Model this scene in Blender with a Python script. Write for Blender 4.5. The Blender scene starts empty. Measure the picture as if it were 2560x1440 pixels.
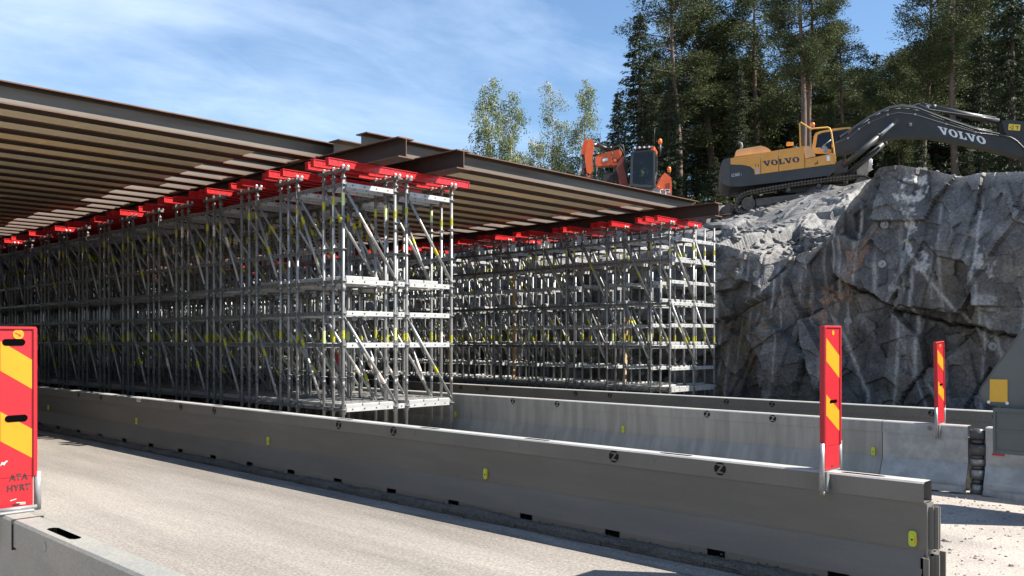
import bpy, math, random
import numpy as np
from mathutils import Vector, Matrix, noise as mn
rnd = random.Random(7)
SC = bpy.context.scene
COL = SC.collection
# ------------------------------------------------------------------ camera model (photo 2560 x 1440)
F = 2198.0; CX = 1280.0; HY = 849.0; H = 1.7
A = math.radians(43.95); CA = math.cos(A); SA = math.sin(A)
VP1 = F*CA/SA - CX           # vanishing point of the road direction lies at px = -VP1
VP2 = CX + F*SA/CA
def P(px, py, D):
    L = (px-CX)/F*D
    return Vector((D*CA + L*SA, D*SA - L*CA, H + (HY-py)/F*D))
def PX(px, py, X):
    return P(px, py, F*X/(SA*(px+VP1)))
def PY(px, py, Y):
    return P(px, py, F*Y/(CA*(VP2-px)))
def depth(v): return v[0]*CA + v[1]*SA
# ------------------------------------------------------------------ mesh builder
class MB:
    def __init__(s): s.v=[]; s.f=[]; s.m=[]; s.sm=[]
    def face(s, idx, m=0, sm=False): s.f.append(tuple(idx)); s.m.append(m); s.sm.append(sm)
    def poly(s, pts, m=0, sm=False):
        b=len(s.v); s.v.extend(tuple(p) for p in pts); s.face(range(b,b+len(pts)),m,sm)
    def box(s, x0,x1,y0,y1,z0,z1, m=0):
        b=len(s.v)
        s.v += [(x0,y0,z0),(x1,y0,z0),(x1,y1,z0),(x0,y1,z0),(x0,y0,z1),(x1,y0,z1),(x1,y1,z1),(x0,y1,z1)]
        for q in ((0,3,2,1),(4,5,6,7),(0,1,5,4),(1,2,6,5),(2,3,7,6),(3,0,4,7)): s.face([b+i for i in q],m)
    def bbox(s, x0,x1,y0,y1,z0,z1, c=.01, m=0):
        """box with chamfered edges"""
        b=len(s.v); P_=[]
        for zx,cc in ((z0,c),(z0+c,0),(z1-c,0),(z1,c)):
            P_.append([(x0+c+cc*0,y0+cc,zx),(x1-c,y0+cc,zx),(x1-cc,y0+c,zx),(x1-cc,y1-c,zx),(x1-c,y1-cc,zx),(x0+c,y1-cc,zx),(x0+cc,y1-c,zx),(x0+cc,y0+c,zx)])
        for r in P_: s.v += r
        for k in range(3):
            for i in range(8):
                j=(i+1)%8; s.face((b+k*8+i,b+k*8+j,b+k*8+8+j,b+k*8+8+i),m)
        s.face([b+i for i in range(7,-1,-1)],m); s.face([b+24+i for i in range(8)],m)
    def tube(s, p, q, r, n=8, m=0, r2=None, caps=True):
        p=Vector(p); q=Vector(q); d=(q-p)
        if d.length<1e-6: return
        d.normalize(); a=d.orthogonal().normalized(); c=d.cross(a)
        r2 = r if r2 is None else r2; b=len(s.v)
        for o,rr in ((p,r),(q,r2)):
            for i in range(n):
                t=2*math.pi*i/n; s.v.append(tuple(o+(a*math.cos(t)+c*math.sin(t))*rr))
        for i in range(n):
            j=(i+1)%n; s.face((b+i,b+j,b+n+j,b+n+i),m,True)
        if caps:
            s.face([b+i for i in range(n-1,-1,-1)],m); s.face([b+n+i for i in range(n)],m)
    def path(s, pts, r, n=8, m=0, radii=None):
        pts=[Vector(p) for p in pts]; N=len(pts); b=len(s.v); prev=None
        for k,p in enumerate(pts):
            d=(pts[min(k+1,N-1)]-pts[max(k-1,0)]).normalized()
            if prev is None: a=d.orthogonal().normalized()
            else:
                a=(prev-d*prev.dot(d))
                a=a.normalized() if a.length>1e-5 else d.orthogonal().normalized()
            prev=a; c=d.cross(a); rr=radii[k] if radii else r
            for i in range(n):
                t=2*math.pi*i/n; s.v.append(tuple(p+(a*math.cos(t)+c*math.sin(t))*rr))
        for k in range(N-1):
            for i in range(n):
                j=(i+1)%n; s.face((b+k*n+i,b+k*n+j,b+k*n+n+j,b+k*n+n+i),m,True)
        s.face([b+i for i in range(n-1,-1,-1)],m); s.face([b+(N-1)*n+i for i in range(n)],m)
    def prism(s, pts, ext, m=0, side=None, sm=False):
        """closed polygon pts (3D) extruded by vector ext"""
        pts=[Vector(p) for p in pts]; e=Vector(ext); n=len(pts); b=len(s.v)
        nv=Vector((0,0,0))
        for i in range(n): nv += pts[i].cross(pts[(i+1)%n])
        if nv.dot(e)>0: pts=pts[::-1]
        s.v += [tuple(p) for p in pts]+[tuple(p+e) for p in pts]
        s.face(range(b,b+n),m); s.face([b+n+i for i in range(n-1,-1,-1)],m)
        for i in range(n):
            j=(i+1)%n; s.face((b+i,b+n+i,b+n+j,b+j),m if side is None else side,sm)
    def sphere(s, c, rx, ry=None, rz=None, n=10, k=6, m=0, jit=0, rg=None, sm=True):
        ry=rx if ry is None else ry; rz=rx if rz is None else rz; b=len(s.v); c=Vector(c)
        def pt(th,ph):
            j=1+(rg.uniform(-jit,jit) if jit else 0)
            return (c.x+rx*math.cos(th)*math.sin(ph)*j, c.y+ry*math.sin(th)*math.sin(ph)*j, c.z+rz*math.cos(ph)*j)
        s.v.append(pt(0,0))
        for i in range(1,k):
            for t in range(n): s.v.append(pt(2*math.pi*t/n+(i%2)*.2, math.pi*i/k))
        s.v.append(pt(0,math.pi)); e=len(s.v)-1
        for t in range(n):
            u=(t+1)%n
            s.face((b,b+1+t,b+1+u),m,sm); s.face((e,b+1+(k-2)*n+u,b+1+(k-2)*n+t),m,sm)
            for i in range(k-2):
                s.face((b+1+i*n+t,b+1+(i+1)*n+t,b+1+(i+1)*n+u,b+1+i*n+u),m,sm)
    def add(s, o, M):
        b=len(s.v); s.v += [tuple(M@Vector(v)) for v in o.v]
        s.f += [tuple(b+i for i in f) for f in o.f]; s.m += o.m; s.sm += o.sm
    def mesh(s, name, mats):
        me=bpy.data.meshes.new(name); me.from_pydata(s.v,[],s.f)
        for mt in (mats if isinstance(mats,(list,tuple)) else [mats]): me.materials.append(mt)
        me.polygons.foreach_set('material_index', s.m); me.polygons.foreach_set('use_smooth', s.sm)
        me.update(); return me
    def build(s, name, mats, parent=None, mat=None):
        return link(name, s.mesh(name,mats), parent, mat)
def link(name, me, parent=None, M=None):
    o=bpy.data.objects.new(name, me); COL.objects.link(o)
    if parent is not None:
        o.parent=parent
        if parent.get('_w'): o.matrix_parent_inverse=Matrix.Translation(-Vector(parent.location))
    if M is not None: o.matrix_basis=M
    return o
ROOTS=[]
def tag(o, label=None, cat=None, group=None, kind=None):
    if label: o['label']=label
    if cat: o['category']=cat
    if group: o['group']=group
    if kind: o['kind']=kind
    return o
def thing(name, label, cat, loc=(0,0,0), group=None, world=True, M=None):
    """Empty at the base of a thing; world=True: children meshes are written in world coordinates"""
    o=bpy.data.objects.new(name,None); COL.objects.link(o); o.empty_display_size=.3
    if M is not None: o.matrix_basis=M
    else: o.location=loc
    if world: o['_w']=1
    ROOTS.append(o)
    return tag(o,label,cat,group)
ORD=['first','second','third','fourth','fifth','sixth','seventh','eighth','ninth','tenth','eleventh','twelfth','thirteenth','fourteenth','fifteenth','sixteenth','seventeenth','eighteenth','nineteenth','twentieth']
# ------------------------------------------------------------------ materials
def mat(name, col, rough=.6, metal=0.0, var=None, scale=4.0, detail=6.0, bump=0.0, bscale=30.0, contrast=(.35,.65), stretch=(1,1,1), speck=None, spscale=200., spec=.5, world=False, coat=0):
    m=bpy.data.materials.new(name); m.use_nodes=True; nt=m.node_tree; b=nt.nodes['Principled BSDF']
    b.inputs['Base Color'].default_value=(*col,1); b.inputs['Roughness'].default_value=rough; b.inputs['Metallic'].default_value=metal
    b.inputs['Specular IOR Level'].default_value=spec
    if coat: b.inputs['Coat Weight'].default_value=coat
    tc=nt.nodes.new('ShaderNodeTexCoord'); mp=nt.nodes.new('ShaderNodeMapping'); mp.inputs['Scale'].default_value=stretch
    if world:
        g=nt.nodes.new('ShaderNodeNewGeometry'); nt.links.new(g.outputs['Position'],mp.inputs[0])
    else: nt.links.new(tc.outputs['Object'],mp.inputs[0])
    out=None
    if var is not None:
        n=nt.nodes.new('ShaderNodeTexNoise'); n.inputs['Scale'].default_value=scale; n.inputs['Detail'].default_value=detail; n.inputs['Roughness'].default_value=.6
        r=nt.nodes.new('ShaderNodeValToRGB'); r.color_ramp.elements[0].position=contrast[0]; r.color_ramp.elements[1].position=contrast[1]
        r.color_ramp.elements[0].color=(*col,1); r.color_ramp.elements[1].color=(*var,1)
        nt.links.new(mp.outputs[0],n.inputs[0]); nt.links.new(n.outputs[0],r.inputs[0]); out=r.outputs[0]
    if speck is not None:
        n2=nt.nodes.new('ShaderNodeTexNoise'); n2.inputs['Scale'].default_value=spscale; n2.inputs['Detail'].default_value=3
        r2=nt.nodes.new('ShaderNodeValToRGB'); r2.color_ramp.elements[0].position=.38; r2.color_ramp.elements[1].position=.66
        r2.color_ramp.elements[0].color=(speck[0],)*3+(1,); r2.color_ramp.elements[1].color=(speck[1],)*3+(1,)
        mx=nt.nodes.new('ShaderNodeMix'); mx.data_type='RGBA'; mx.blend_type='MULTIPLY'; mx.inputs[0].default_value=1
        if out is None: mx.inputs[6].default_value=(*col,1)
        else: nt.links.new(out,mx.inputs[6])
        nt.links.new((g.outputs['Position'] if world else tc.outputs['Object']),n2.inputs[0]); nt.links.new(n2.outputs[0],r2.inputs[0]); nt.links.new(r2.outputs[0],mx.inputs[7]); out=mx.outputs[2]
    if out is not None: nt.links.new(out,b.inputs['Base Color'])
    if bump>0:
        n3=nt.nodes.new('ShaderNodeTexNoise'); n3.inputs['Scale'].default_value=bscale; n3.inputs['Detail'].default_value=5
        bp=nt.nodes.new('ShaderNodeBump'); bp.inputs['Strength'].default_value=bump; bp.inputs['Distance'].default_value=.02
        nt.links.new(mp.outputs[0],n3.inputs[0]); nt.links.new(n3.outputs[0],bp.inputs['Height']); nt.links.new(bp.outputs[0],b.inputs['Normal'])
    return m
M={}
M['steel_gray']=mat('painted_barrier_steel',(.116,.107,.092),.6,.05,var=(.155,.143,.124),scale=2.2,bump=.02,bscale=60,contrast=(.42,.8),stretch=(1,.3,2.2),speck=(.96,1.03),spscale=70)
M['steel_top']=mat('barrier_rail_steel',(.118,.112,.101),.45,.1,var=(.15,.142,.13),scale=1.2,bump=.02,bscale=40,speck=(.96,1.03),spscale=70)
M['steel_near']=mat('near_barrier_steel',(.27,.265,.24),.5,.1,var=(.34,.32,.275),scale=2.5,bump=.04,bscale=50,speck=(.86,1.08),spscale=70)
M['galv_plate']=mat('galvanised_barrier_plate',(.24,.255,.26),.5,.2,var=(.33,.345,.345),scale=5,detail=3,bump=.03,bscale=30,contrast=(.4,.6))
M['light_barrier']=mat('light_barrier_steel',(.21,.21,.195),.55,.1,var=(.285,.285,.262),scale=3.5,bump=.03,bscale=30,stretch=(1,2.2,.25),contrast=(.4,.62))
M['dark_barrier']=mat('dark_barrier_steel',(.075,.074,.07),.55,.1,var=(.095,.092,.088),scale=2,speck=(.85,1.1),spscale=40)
M['railtop_lit']=mat('sunlit_rail_top',(.33,.32,.30),.6,.0,var=(.40,.39,.365),scale=2.0,speck=(.92,1.05),spscale=50)  # paler top faces: sunlight on the rail put into the colour
M['hole']=mat('open_hole_dark',(.003,.003,.003),1.0,spec=0.0)
M['black']=mat('black_paint',(.004,.004,.004),.6,spec=.2)
M['darkhole']=mat('dark_rubber',(.02,.02,.02),.7)
M['reflector']=mat('yellow_green_reflector',(.44,.52,.035),.35,var=(.40,.46,.03),scale=20)
M['amber']=mat('amber_plastic',(.75,.30,.03),.3)
M['red']=mat('delineator_red',(.42,.013,.02),.4,var=(.36,.011,.018),scale=6,speck=(.92,1.04),spscale=60)
M['yellow']=mat('delineator_yellow',(.58,.25,.008),.38,var=(.53,.22,.008),scale=8)
M['galv']=mat('galvanised_tube',(.22,.223,.22),.38,.3,var=(.33,.333,.325),scale=7,detail=8,bump=.02,bscale=80)
M['galv_dirty']=mat('weathered_galvanised_tube',(.125,.125,.122),.5,.3,var=(.20,.198,.19),scale=5,detail=8)
M['ledger']=mat('galvanised_ledger_sunlit',(.36,.365,.355),.45,.25,var=(.46,.46,.45),scale=6)  # transoms: lighter copy of the ledger steel, sunlight put into the colour
M['ledger_shaded']=mat('galvanised_ledger_shaded',(.14,.143,.14),.5,.3,var=(.21,.21,.205),scale=6)  # same steel for the side ledgers, darkened to stand for shade
M['plank']=mat('steel_plank',(.34,.34,.325),.5,.3,var=(.44,.43,.41),scale=4)
M['st_yellow']=mat('yellow_sticker',(.46,.44,.018),.45,speck=(.8,1.05),spscale=60)
M['st_white']=mat('white_sticker',(.62,.58,.52),.5,var=(.45,.16,.10),scale=40,contrast=(.52,.6))
M['st_green']=mat('green_sticker',(.45,.68,.12),.5,var=(.6,.55,.4),scale=40)
M['redbeam']=mat('red_beam_paint',(.52,.012,.016),.38,.0,var=(.42,.01,.012),scale=3,speck=(.9,1.05),spscale=30,coat=.25)
M['rust']=mat('rusty_rolled_steel',(.017,.012,.009),.65,.05,var=(.042,.023,.013),scale=2.2,detail=9,stretch=(.5,.5,2.5),bump=.03,bscale=40,contrast=(.3,.7))
M['millweb']=mat('mill_scale_web',(.155,.138,.115),.55,.1,var=(.08,.058,.042),scale=1.4,detail=9,stretch=(.3,.3,3.0),contrast=(.35,.7))
M['rustedge']=mat('orange_rust_edge',(.15,.068,.036),.75,.0,var=(.085,.042,.026),scale=5,detail=8)
M['ply']=mat('stained_plywood',(.68,.50,.28),.65,var=(.78,.62,.41),scale=.7,detail=7,stretch=(.35,2.5,1),contrast=(.3,.7),speck=(.93,1.03),spscale=14,world=True)
M['ply2']=mat('grey_plywood',(.56,.47,.32),.65,var=(.68,.59,.44),scale=.9,detail=7,stretch=(.35,2.5,1),contrast=(.3,.7),speck=(.93,1.03),spscale=14,world=True)
M['plynew']=mat('clean_plywood',(.80,.60,.42),.6,var=(.86,.74,.60),scale=2.5,stretch=(.5,3,1))
M['plynew2']=mat('clean_grey_plywood',(.72,.68,.62),.6,var=(.80,.76,.70),scale=2.5,stretch=(.5,3,1))
M['timber']=mat('sawn_timber',(.42,.27,.14),.7,var=(.52,.36,.21),scale=6,stretch=(4,4,.4))
# ------------------------------------------------------------------ camera, sun, sky
cam=bpy.data.cameras.new('camera'); co=bpy.data.objects.new('camera',cam); COL.objects.link(co); SC.camera=co
co.location=(0,0,H); co.rotation_euler=(math.pi/2,0,A-math.pi/2)
cam.sensor_width=36; cam.lens=F/2560*36; cam.shift_y=(HY-720)/2560; cam.clip_start=.1; cam.clip_end=3000
S=Vector((.55,-.78,1.0)).normalized()
sl=bpy.data.lights.new('sun','SUN'); sl.energy=5.0; sl.angle=math.radians(.5); sl.color=(1,.95,.87)
so=bpy.data.objects.new('sun',sl); COL.objects.link(so); so.rotation_euler=S.to_track_quat('Z','Y').to_euler(); so.location=(20,-20,40)
w=bpy.data.worlds.new('World'); SC.world=w; w.use_nodes=True; nt=w.node_tree; N=nt.nodes; Lk=nt.links
bg=N['Background']; bg.inputs['Strength'].default_value=.0703
sky=N.new('ShaderNodeTexSky'); sky.sky_type='NISHITA'; sky.sun_disc=False
sky.sun_elevation=math.asin(S.z); sky.sun_rotation=math.atan2(S.x,S.y); sky.air_density=1.0; sky.dust_density=.25; sky.ozone_density=2.0; sky.altitude=50
tc=N.new('ShaderNodeTexCoord'); sep=N.new('ShaderNodeSeparateXYZ'); Lk.new(tc.outputs['Generated'],sep.inputs[0])
def math_(op,a,b=None,c=None):
    n=N.new('ShaderNodeMath'); n.operation=op
    for i,x in enumerate((a,b,c)):
        if x is None: continue
        if isinstance(x,(int,float)): n.inputs[i].default_value=x
        else: Lk.new(x,n.inputs[i])
    return n.outputs[0]
zz=math_('ADD',math_('MAXIMUM',sep.outputs[2],0.0),.16)
cx=math_('DIVIDE',sep.outputs[0],zz); cy=math_('DIVIDE',sep.outputs[1],zz)
comb=N.new('ShaderNodeCombineXYZ'); Lk.new(cx,comb.inputs[0]); Lk.new(cy,comb.inputs[1])
mp=N.new('ShaderNodeMapping'); mp.inputs['Rotation'].default_value=(0,0,math.radians(-60)); mp.inputs['Scale'].default_value=(.55,1.25,1); mp.inputs['Location'].default_value=(2.2,.7,0)
Lk.new(comb.outputs[0],mp.inputs[0])
n1=N.new('ShaderNodeTexNoise'); n1.inputs['Scale'].default_value=.85; n1.inputs['Detail'].default_value=7; n1.inputs['Roughness'].default_value=.6; n1.inputs['Distortion'].default_value=.5
Lk.new(mp.outputs[0],n1.inputs[0])
# clouds gather towards the far left and thin out to the right
left=math_('ADD',math_('MULTIPLY',sep.outputs[0],-SA),math_('MULTIPLY',sep.outputs[1],CA))
bias=math_('MULTIPLY_ADD',left,.42,-.06)
low=math_('MULTIPLY',math_('SUBTRACT',.42,sep.outputs[2]),.34)
n2=N.new('ShaderNodeTexNoise'); n2.inputs['Scale'].default_value=2.6; n2.inputs['Detail'].default_value=9; n2.inputs['Roughness'].default_value=.62; n2.inputs['Distortion'].default_value=1.4
mp2=N.new('ShaderNodeMapping'); mp2.inputs['Rotation'].default_value=(0,0,math.radians(-25)); mp2.inputs['Scale'].default_value=(.6,1.2,1); mp2.inputs['Location'].default_value=(.4,1.9,0); Lk.new(comb.outputs[0],mp2.inputs[0]); Lk.new(mp2.outputs[0],n2.inputs[0])
wisp=math_('MULTIPLY_ADD',n2.outputs[0],.30,-.15)
cl=math_('ADD',math_('ADD',math_('ADD',n1.outputs[0],wisp),bias),low)
ramp=N.new('ShaderNodeValToRGB'); ramp.color_ramp.elements[0].position=.46; ramp.color_ramp.elements[1].position=.92
ramp.color_ramp.elements[0].color=(0,0,0,1); ramp.color_ramp.elements[1].color=(1,1,1,1); Lk.new(cl,ramp.inputs[0])
fac=math_('MULTIPLY_ADD',ramp.outputs[0],.70,.08)
mx=N.new('ShaderNodeMix'); mx.data_type='RGBA'; Lk.new(fac,mx.inputs[0]); hs=N.new('ShaderNodeHueSaturation'); hs.inputs['Saturation'].default_value=1.2; Lk.new(sky.outputs[0],hs.inputs['Color']); Lk.new(hs.outputs[0],mx.inputs[6]); mx.inputs[7].default_value=(6.4,7.5,9.2,1)
Lk.new(mx.outputs[2],bg.inputs[0])
SC.view_settings.view_transform='Standard'; SC.view_settings.look='None'; SC.view_settings.exposure=1.32; SC.view_settings.gamma=1
SC.render.engine='CYCLES'
# ------------------------------------------------------------------ ground and roads
def ground_mat(name,c1,c2,c3,sc,speck,spscale,bump,stretch=(1,1,1),fine=.5):
    m=mat(name,c1,.9,0,var=c2,scale=sc,detail=9,contrast=(.40,.60),bump=bump,bscale=55,stretch=stretch,speck=speck,spscale=spscale,world=True,spec=.25)
    return m
M['gravel']=ground_mat('dusty_gravel',(.39,.345,.30),(.28,.25,.22),None,.9,(.80,1.10),34,.5)
M['road']=ground_mat('worn_dusty_asphalt',(.30,.27,.235),(.165,.148,.13),None,.62,(.74,1.15),46,.3,stretch=(1.0,.10,1))
M['dirt']=ground_mat('dirty_road_edge',(.22,.20,.18),(.30,.28,.25),None,3.0,(.7,1.15),55,.6,stretch=(2.0,.4,1))
M['sand']=mat('drifted_sand',(.085,.08,.072),.95,0,var=(.125,.116,.103),scale=5,detail=9,bump=.8,bscale=40,speck=(.7,1.15),spscale=60,world=True,spec=.2)
g=MB(); R_=900
g.poly([(-R_,-R_,0),(R_,-R_,0),(R_,R_,0),(-R_,R_,0)]); tag(g.build('ground',M['gravel']),kind='structure')
r=MB(); r.poly([(1.70,-30,.004),(5.50,-30,.004),(5.50,120,.004),(1.70,120,.004)]); tag(r.build('road',M['road']),kind='structure')
r=MB(); r.poly([(5.44,-4,.008),(5.705,-4,.008),(5.705,120,.008),(5.44,120,.008)]); tag(r.build('road_edge',M['dirt']),kind='structure')
M['under_deck_shade']=mat('under_deck_shade_ground',(.10,.09,.078),.95,0,var=(.15,.135,.117),scale=1.5,detail=8,bump=.6,bscale=30,world=True,spec=.2)  # dark ground colour added to deepen the shade under the deck
r=MB(); r.poly([(6.1,10.6,.002),(19.9,10.6,.002),(19.9,70,.002),(6.1,70,.002)]); tag(r.build('ground',M['under_deck_shade']),kind='structure')
r=MB(); r.poly([(10.95,5.5,.006),(12.7,5.5,.006),(12.7,120,.006),(10.95,120,.006)]); tag(r.build('road',M['road']),kind='structure')
# ------------------------------------------------------------------ rock cutting
def hsh(i,j,k):
    x=np.sin(i*127.1+j*311.7+k*74.7)*43758.5453; return x-np.floor(x)
def facets(u,v,cell,seed,tilt):
    """fractured blocks: every Voronoi cell is its own tilted plane; returns height and distance to the joint"""
    uu=u/cell; vv=v/cell; iu=np.floor(uu); iv=np.floor(vv)
    b1=np.full(u.shape,9e9); b2=np.full(u.shape,9e9); h=np.zeros(u.shape)
    for du in (-1,0,1):
        for dv in (-1,0,1):
            ci=iu+du; cj=iv+dv
            px=ci+hsh(ci,cj,seed); py=cj+hsh(ci,cj,seed+1)
            d=(uu-px)**2+(vv-py)**2
            hh=(hsh(ci,cj,seed+2)-.5)+tilt*((hsh(ci,cj,seed+3)-.5)*(uu-px)+(hsh(ci,cj,seed+4)-.5)*(vv-py))*2
            near=d<b1
            b2=np.where(near,b1,np.minimum(b2,d)); h=np.where(near,hh,h); b1=np.where(near,d,b1)
    return h, np.sqrt(b2)-np.sqrt(b1)
ZC=[(-30,4.6),(0,5.0),(5.04,5.18),(5.73,5.28),(6.3,5.26),(6.87,5.48),(7.5,5.66),(7.9,5.62),(8.25,5.35),(8.6,4.95),(9.16,4.2),(9.6,3.86),(10.1,3.76),(10.6,3.72),(11.1,3.9),(11.6,4.07),(12.3,4.25),(14,4.15),(17.8,3.75),(20.5,4.6),(23.5,5.7),(36,6.0),(42,7.2),(76,7.5)]
zc_=lambda y: np.interp(y,[a for a,b in ZC],[b for a,b in ZC])
def zp_(X,Y):
    z=7.33+.2*(X-32.5)-.05*(Y-18.1)
    return np.clip(z,5.0,8.05)
ys=np.concatenate([np.arange(-30,4,.5),np.arange(4,13.2,.03),np.arange(13.2,24,.11),np.arange(24,76,.5)])
nf=175
us=np.concatenate([np.linspace(0,1.2,30)[1:],np.linspace(1.2,11,150)[1:],np.linspace(11,20,30)[1:]])
ts=np.linspace(0,1,nf)
Yg,Tg=np.meshgrid(ys,ts)
Zg=Tg*zc_(Yg)
fn=np.vectorize(lambda a,b,c:mn.fractal(Vector((a,b,c)),1.0,2.0,5))
sn=np.vectorize(lambda a,b,c:mn.noise(Vector((a,b,c))))
h1,e1=facets(Yg+.35*Zg,Zg*.5-.25*Yg,.95,3,1.0)
h2,e2=facets(Yg*1.0-.3*Zg,Zg*.8+.2*Yg,.42,11,1.0)
h3,e3=facets(Yg,Zg,.16,23,1.0)
fr=fn(Yg*1.3,Zg*1.3,2.2); fr2=fn(Yg*5,Zg*5,7.7)
hb,eb=facets(Yg+.5*Zg,Zg*.45-.15*Yg,1.9,5,1.0)
out=.34*hb+.26*h1+.07*h2+.016*h3+.03*fr+.012*fr2
drill=np.zeros(Yg.shape); rsd=np.random.RandomState(12); yd=4.1
while yd<24:
    yd+=rsd.uniform(.35,.95); z0=rsd.uniform(-1,3.2); z1=z0+rsd.uniform(1.2,4)
    g_=np.exp(-((Yg-yd-.03*(Zg-z0))/.034)**2)*((Zg>z0)&(Zg<z1)); drill=np.maximum(drill,g_*rsd.uniform(.5,1))
out-=.055*drill
def crackz(pts):
    q=[PX(a,b,20.2) for a,b in pts]; q.sort(key=lambda v:v.y)
    return [v.y for v in q],[v.z for v in q]
def step(x,w): return 1/(1+np.exp(-np.clip(x/w,-30,30)))
cy1,cz1=crackz([(2080,690),(2110,712),(2160,730),(2215,770),(2265,782),(2340,806),(2420,815),(2545,846)])
czl=np.interp(Yg,cy1,cz1); msk=step(cy1[-1]+.1-Yg,.06)
above=Zg-czl+.06*fr2
out+=msk*(.30*step(above,.018)*np.exp(-np.clip(above,0,9)*.35)-.05)
out-=msk*.30*np.exp(-(above/.035)**2)
cy2,cz2=crackz([(1780,806),(1830,797),(1880,762),(1925,742)])
m2=step(Yg-cy2[0],.05)*step(14.5-Yg,.3); ab2=Zg-np.interp(Yg,cy2,cz2)
out+=m2*.32*step(ab2,.02)*np.exp(-np.clip(ab2,0,9)*.25); out-=m2*.2*np.exp(-(ab2/.04)**2)
def inpoly(Y,Z,poly):
    c=np.zeros(Y.shape,bool); n=len(poly)
    for i in range(n):
        (x1,y1),(x2,y2)=poly[i],poly[(i+1)%n]
        c^=((y1>Z)!=(y2>Z))&(Y<(x2-x1)*(Z-y1)/(y2-y1+1e-12)+x1)
    return c
def pxpoly(pts): return [(PX(a,b,20.1).y,PX(a,b,20.1).z) for a,b in pts]
tri=pxpoly([(1893,838),(1925,792),(2015,885),(2007,935),(1985,1005),(1930,1000),(1913,900)])
out+=np.where(inpoly(Yg+.05*fr2,Zg+.05*fr2,tri),.34,0)
# lower right recess and steep gully beside the buttress
gy=np.array([9.3,8.6,8.2]); 
gul=PX(2120,590,20.2); 
out+=.22*step(9.0-Yg-(3.9-Zg)*.22,.10)*step(Zg-2.6,.3)
def blur(a,n=1):
    for _ in range(n):
        p=np.pad(a,1,mode='edge'); a=(p[:-2,1:-1]+p[2:,1:-1]+2*p[1:-1,1:-1])/4; p=np.pad(a,1,mode='edge'); a=(p[1:-1,:-2]+p[1:-1,2:]+2*p[1:-1,1:-1])/4
    return a
butt=out
lean=.55
Xf=20.2+lean*Tg**1.5-butt+.25*np.sin(Yg*.35)
# slope and plateau behind the crest
Xc=Xf[-1]; zc=zc_(ys)
Yu,Uu=np.meshgrid(ys,us)
Xs=Xc[None,:]+Uu
s9=np.clip(Uu/9.6,0,1)
zend=zp_(Xs,Yu)
right=step(8.7-Yu,.18)
prof=s9**.97
left_z=zc[None,:]+(zend-zc[None,:])*prof-.12*np.exp(-((Uu-.5)/.5)**2)
right_z=zc[None,:]+(zend-.3-zc[None,:])*np.clip(Uu/13,0,1)
Zs=left_z*(1-right)+right_z*right
k1,_=facets(Xs*.8,Yu,1.5,41,1.0); k2,_=facets(Xs+.3*Yu,Yu,.45,51,1.0); k3,_=facets(Xs,Yu,.17,61,1.0)
fs=fn(Xs*.8,Yu*.8,4.4)
amp=np.clip(Uu/.5,.15,1)*np.clip((19-Uu)/6,.1,1)
k0,_=facets(Xs*.7-.4*Yu,Yu*.8,2.4,71,1.0)
Zs+=amp*(.40*k0+.20*k1+.075*k2+.02*k3+.10*fs)
for _ in range(5):
    p_=np.pad(Zs,((0,0),(1,1)),mode='edge'); Zs=(p_[:,:-2]+p_[:,2:]+2*p_[:,1:-1])/4
Dg=Xs*CA+Yu*SA; pxg=CX+F*(Xs*SA-Yu*CA)/np.maximum(Dg,1)
lim=H+(HY-np.interp(pxg,[1400,1700,1760,1830,1890,1960,2030,2085,2142,2195,2230,2290,2330,2400,2470,2560,2700],[640,580,562,543,526,505,484,472,455,441,422,420,428,440,434,436,436]))/F*Dg-.03
lim=np.where(Uu<.02,9e9,lim); over=np.maximum(Zs-lim,0); Zs=np.where((Uu<14)|(pxg>2190),Zs-over*.98,Zs)
# flatten the bench under the tracked machine
X=np.vstack([Xf,Xs]); Yv=np.vstack([Yg,Yu]); Z=np.vstack([Zg,Zs])
Yv[:nf]+=.02*fn(Yg*2.3,Zg*2.3,9.1)
nr,ncol=X.shape
# natural colour of the stone: stains, quartz, drill marks, dust
base=np.stack([np.full(X.shape,.092),np.full(X.shape,.091),np.full(X.shape,.093)],-1)
def mixc(b,c,f): return b*(1-f[...,None])+np.array(c)*f[...,None]
ff=fn(Yv*.55,Z*.55,1.1+X*0); brown=np.clip((ff-.05)*2.2,0,1)*.55
base=mixc(base,(.13,.108,.078),brown)
blot=np.clip((fn(Yv*2.1,Z*2.1,5.5+X*0)-.12)*3,0,1)*.5; base=mixc(base,(.19,.19,.19),blot)
dk=np.clip((fn(Yv*1.1,Z*1.4,8.5+X*0)-.1)*3,0,1)*.5; base=mixc(base,(.035,.036,.039),dk)
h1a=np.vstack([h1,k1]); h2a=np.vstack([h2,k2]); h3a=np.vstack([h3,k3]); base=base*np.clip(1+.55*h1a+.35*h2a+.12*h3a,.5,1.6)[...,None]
dr=np.zeros(X.shape); dr[:nf]=drill*np.clip(.75+.5*sn(Yg*7,Zg*2.5,Yg*0),0,1); base=mixc(base,(.36,.36,.355),dr*.95)
cr=np.zeros(X.shape); cr[:nf]=np.clip(1-np.minimum(e1,eb*1.2)/.035,0,1)*np.clip(.5+1.2*fr,0,1); base=mixc(base,(.025,.024,.023),cr*.85)
cr2=np.zeros(X.shape); cr2[:nf]=np.clip(1-e2/.05,0,1)*np.clip(.1+1.6*fn(Yg*1.7,Zg*1.7,4.9),0,1); base=mixc(base,(.03,.03,.03),cr2*.75)
inf=np.zeros(X.shape,bool); inf[:nf]=True
rs=np.random.RandomState(5)
y0=4.0
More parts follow.
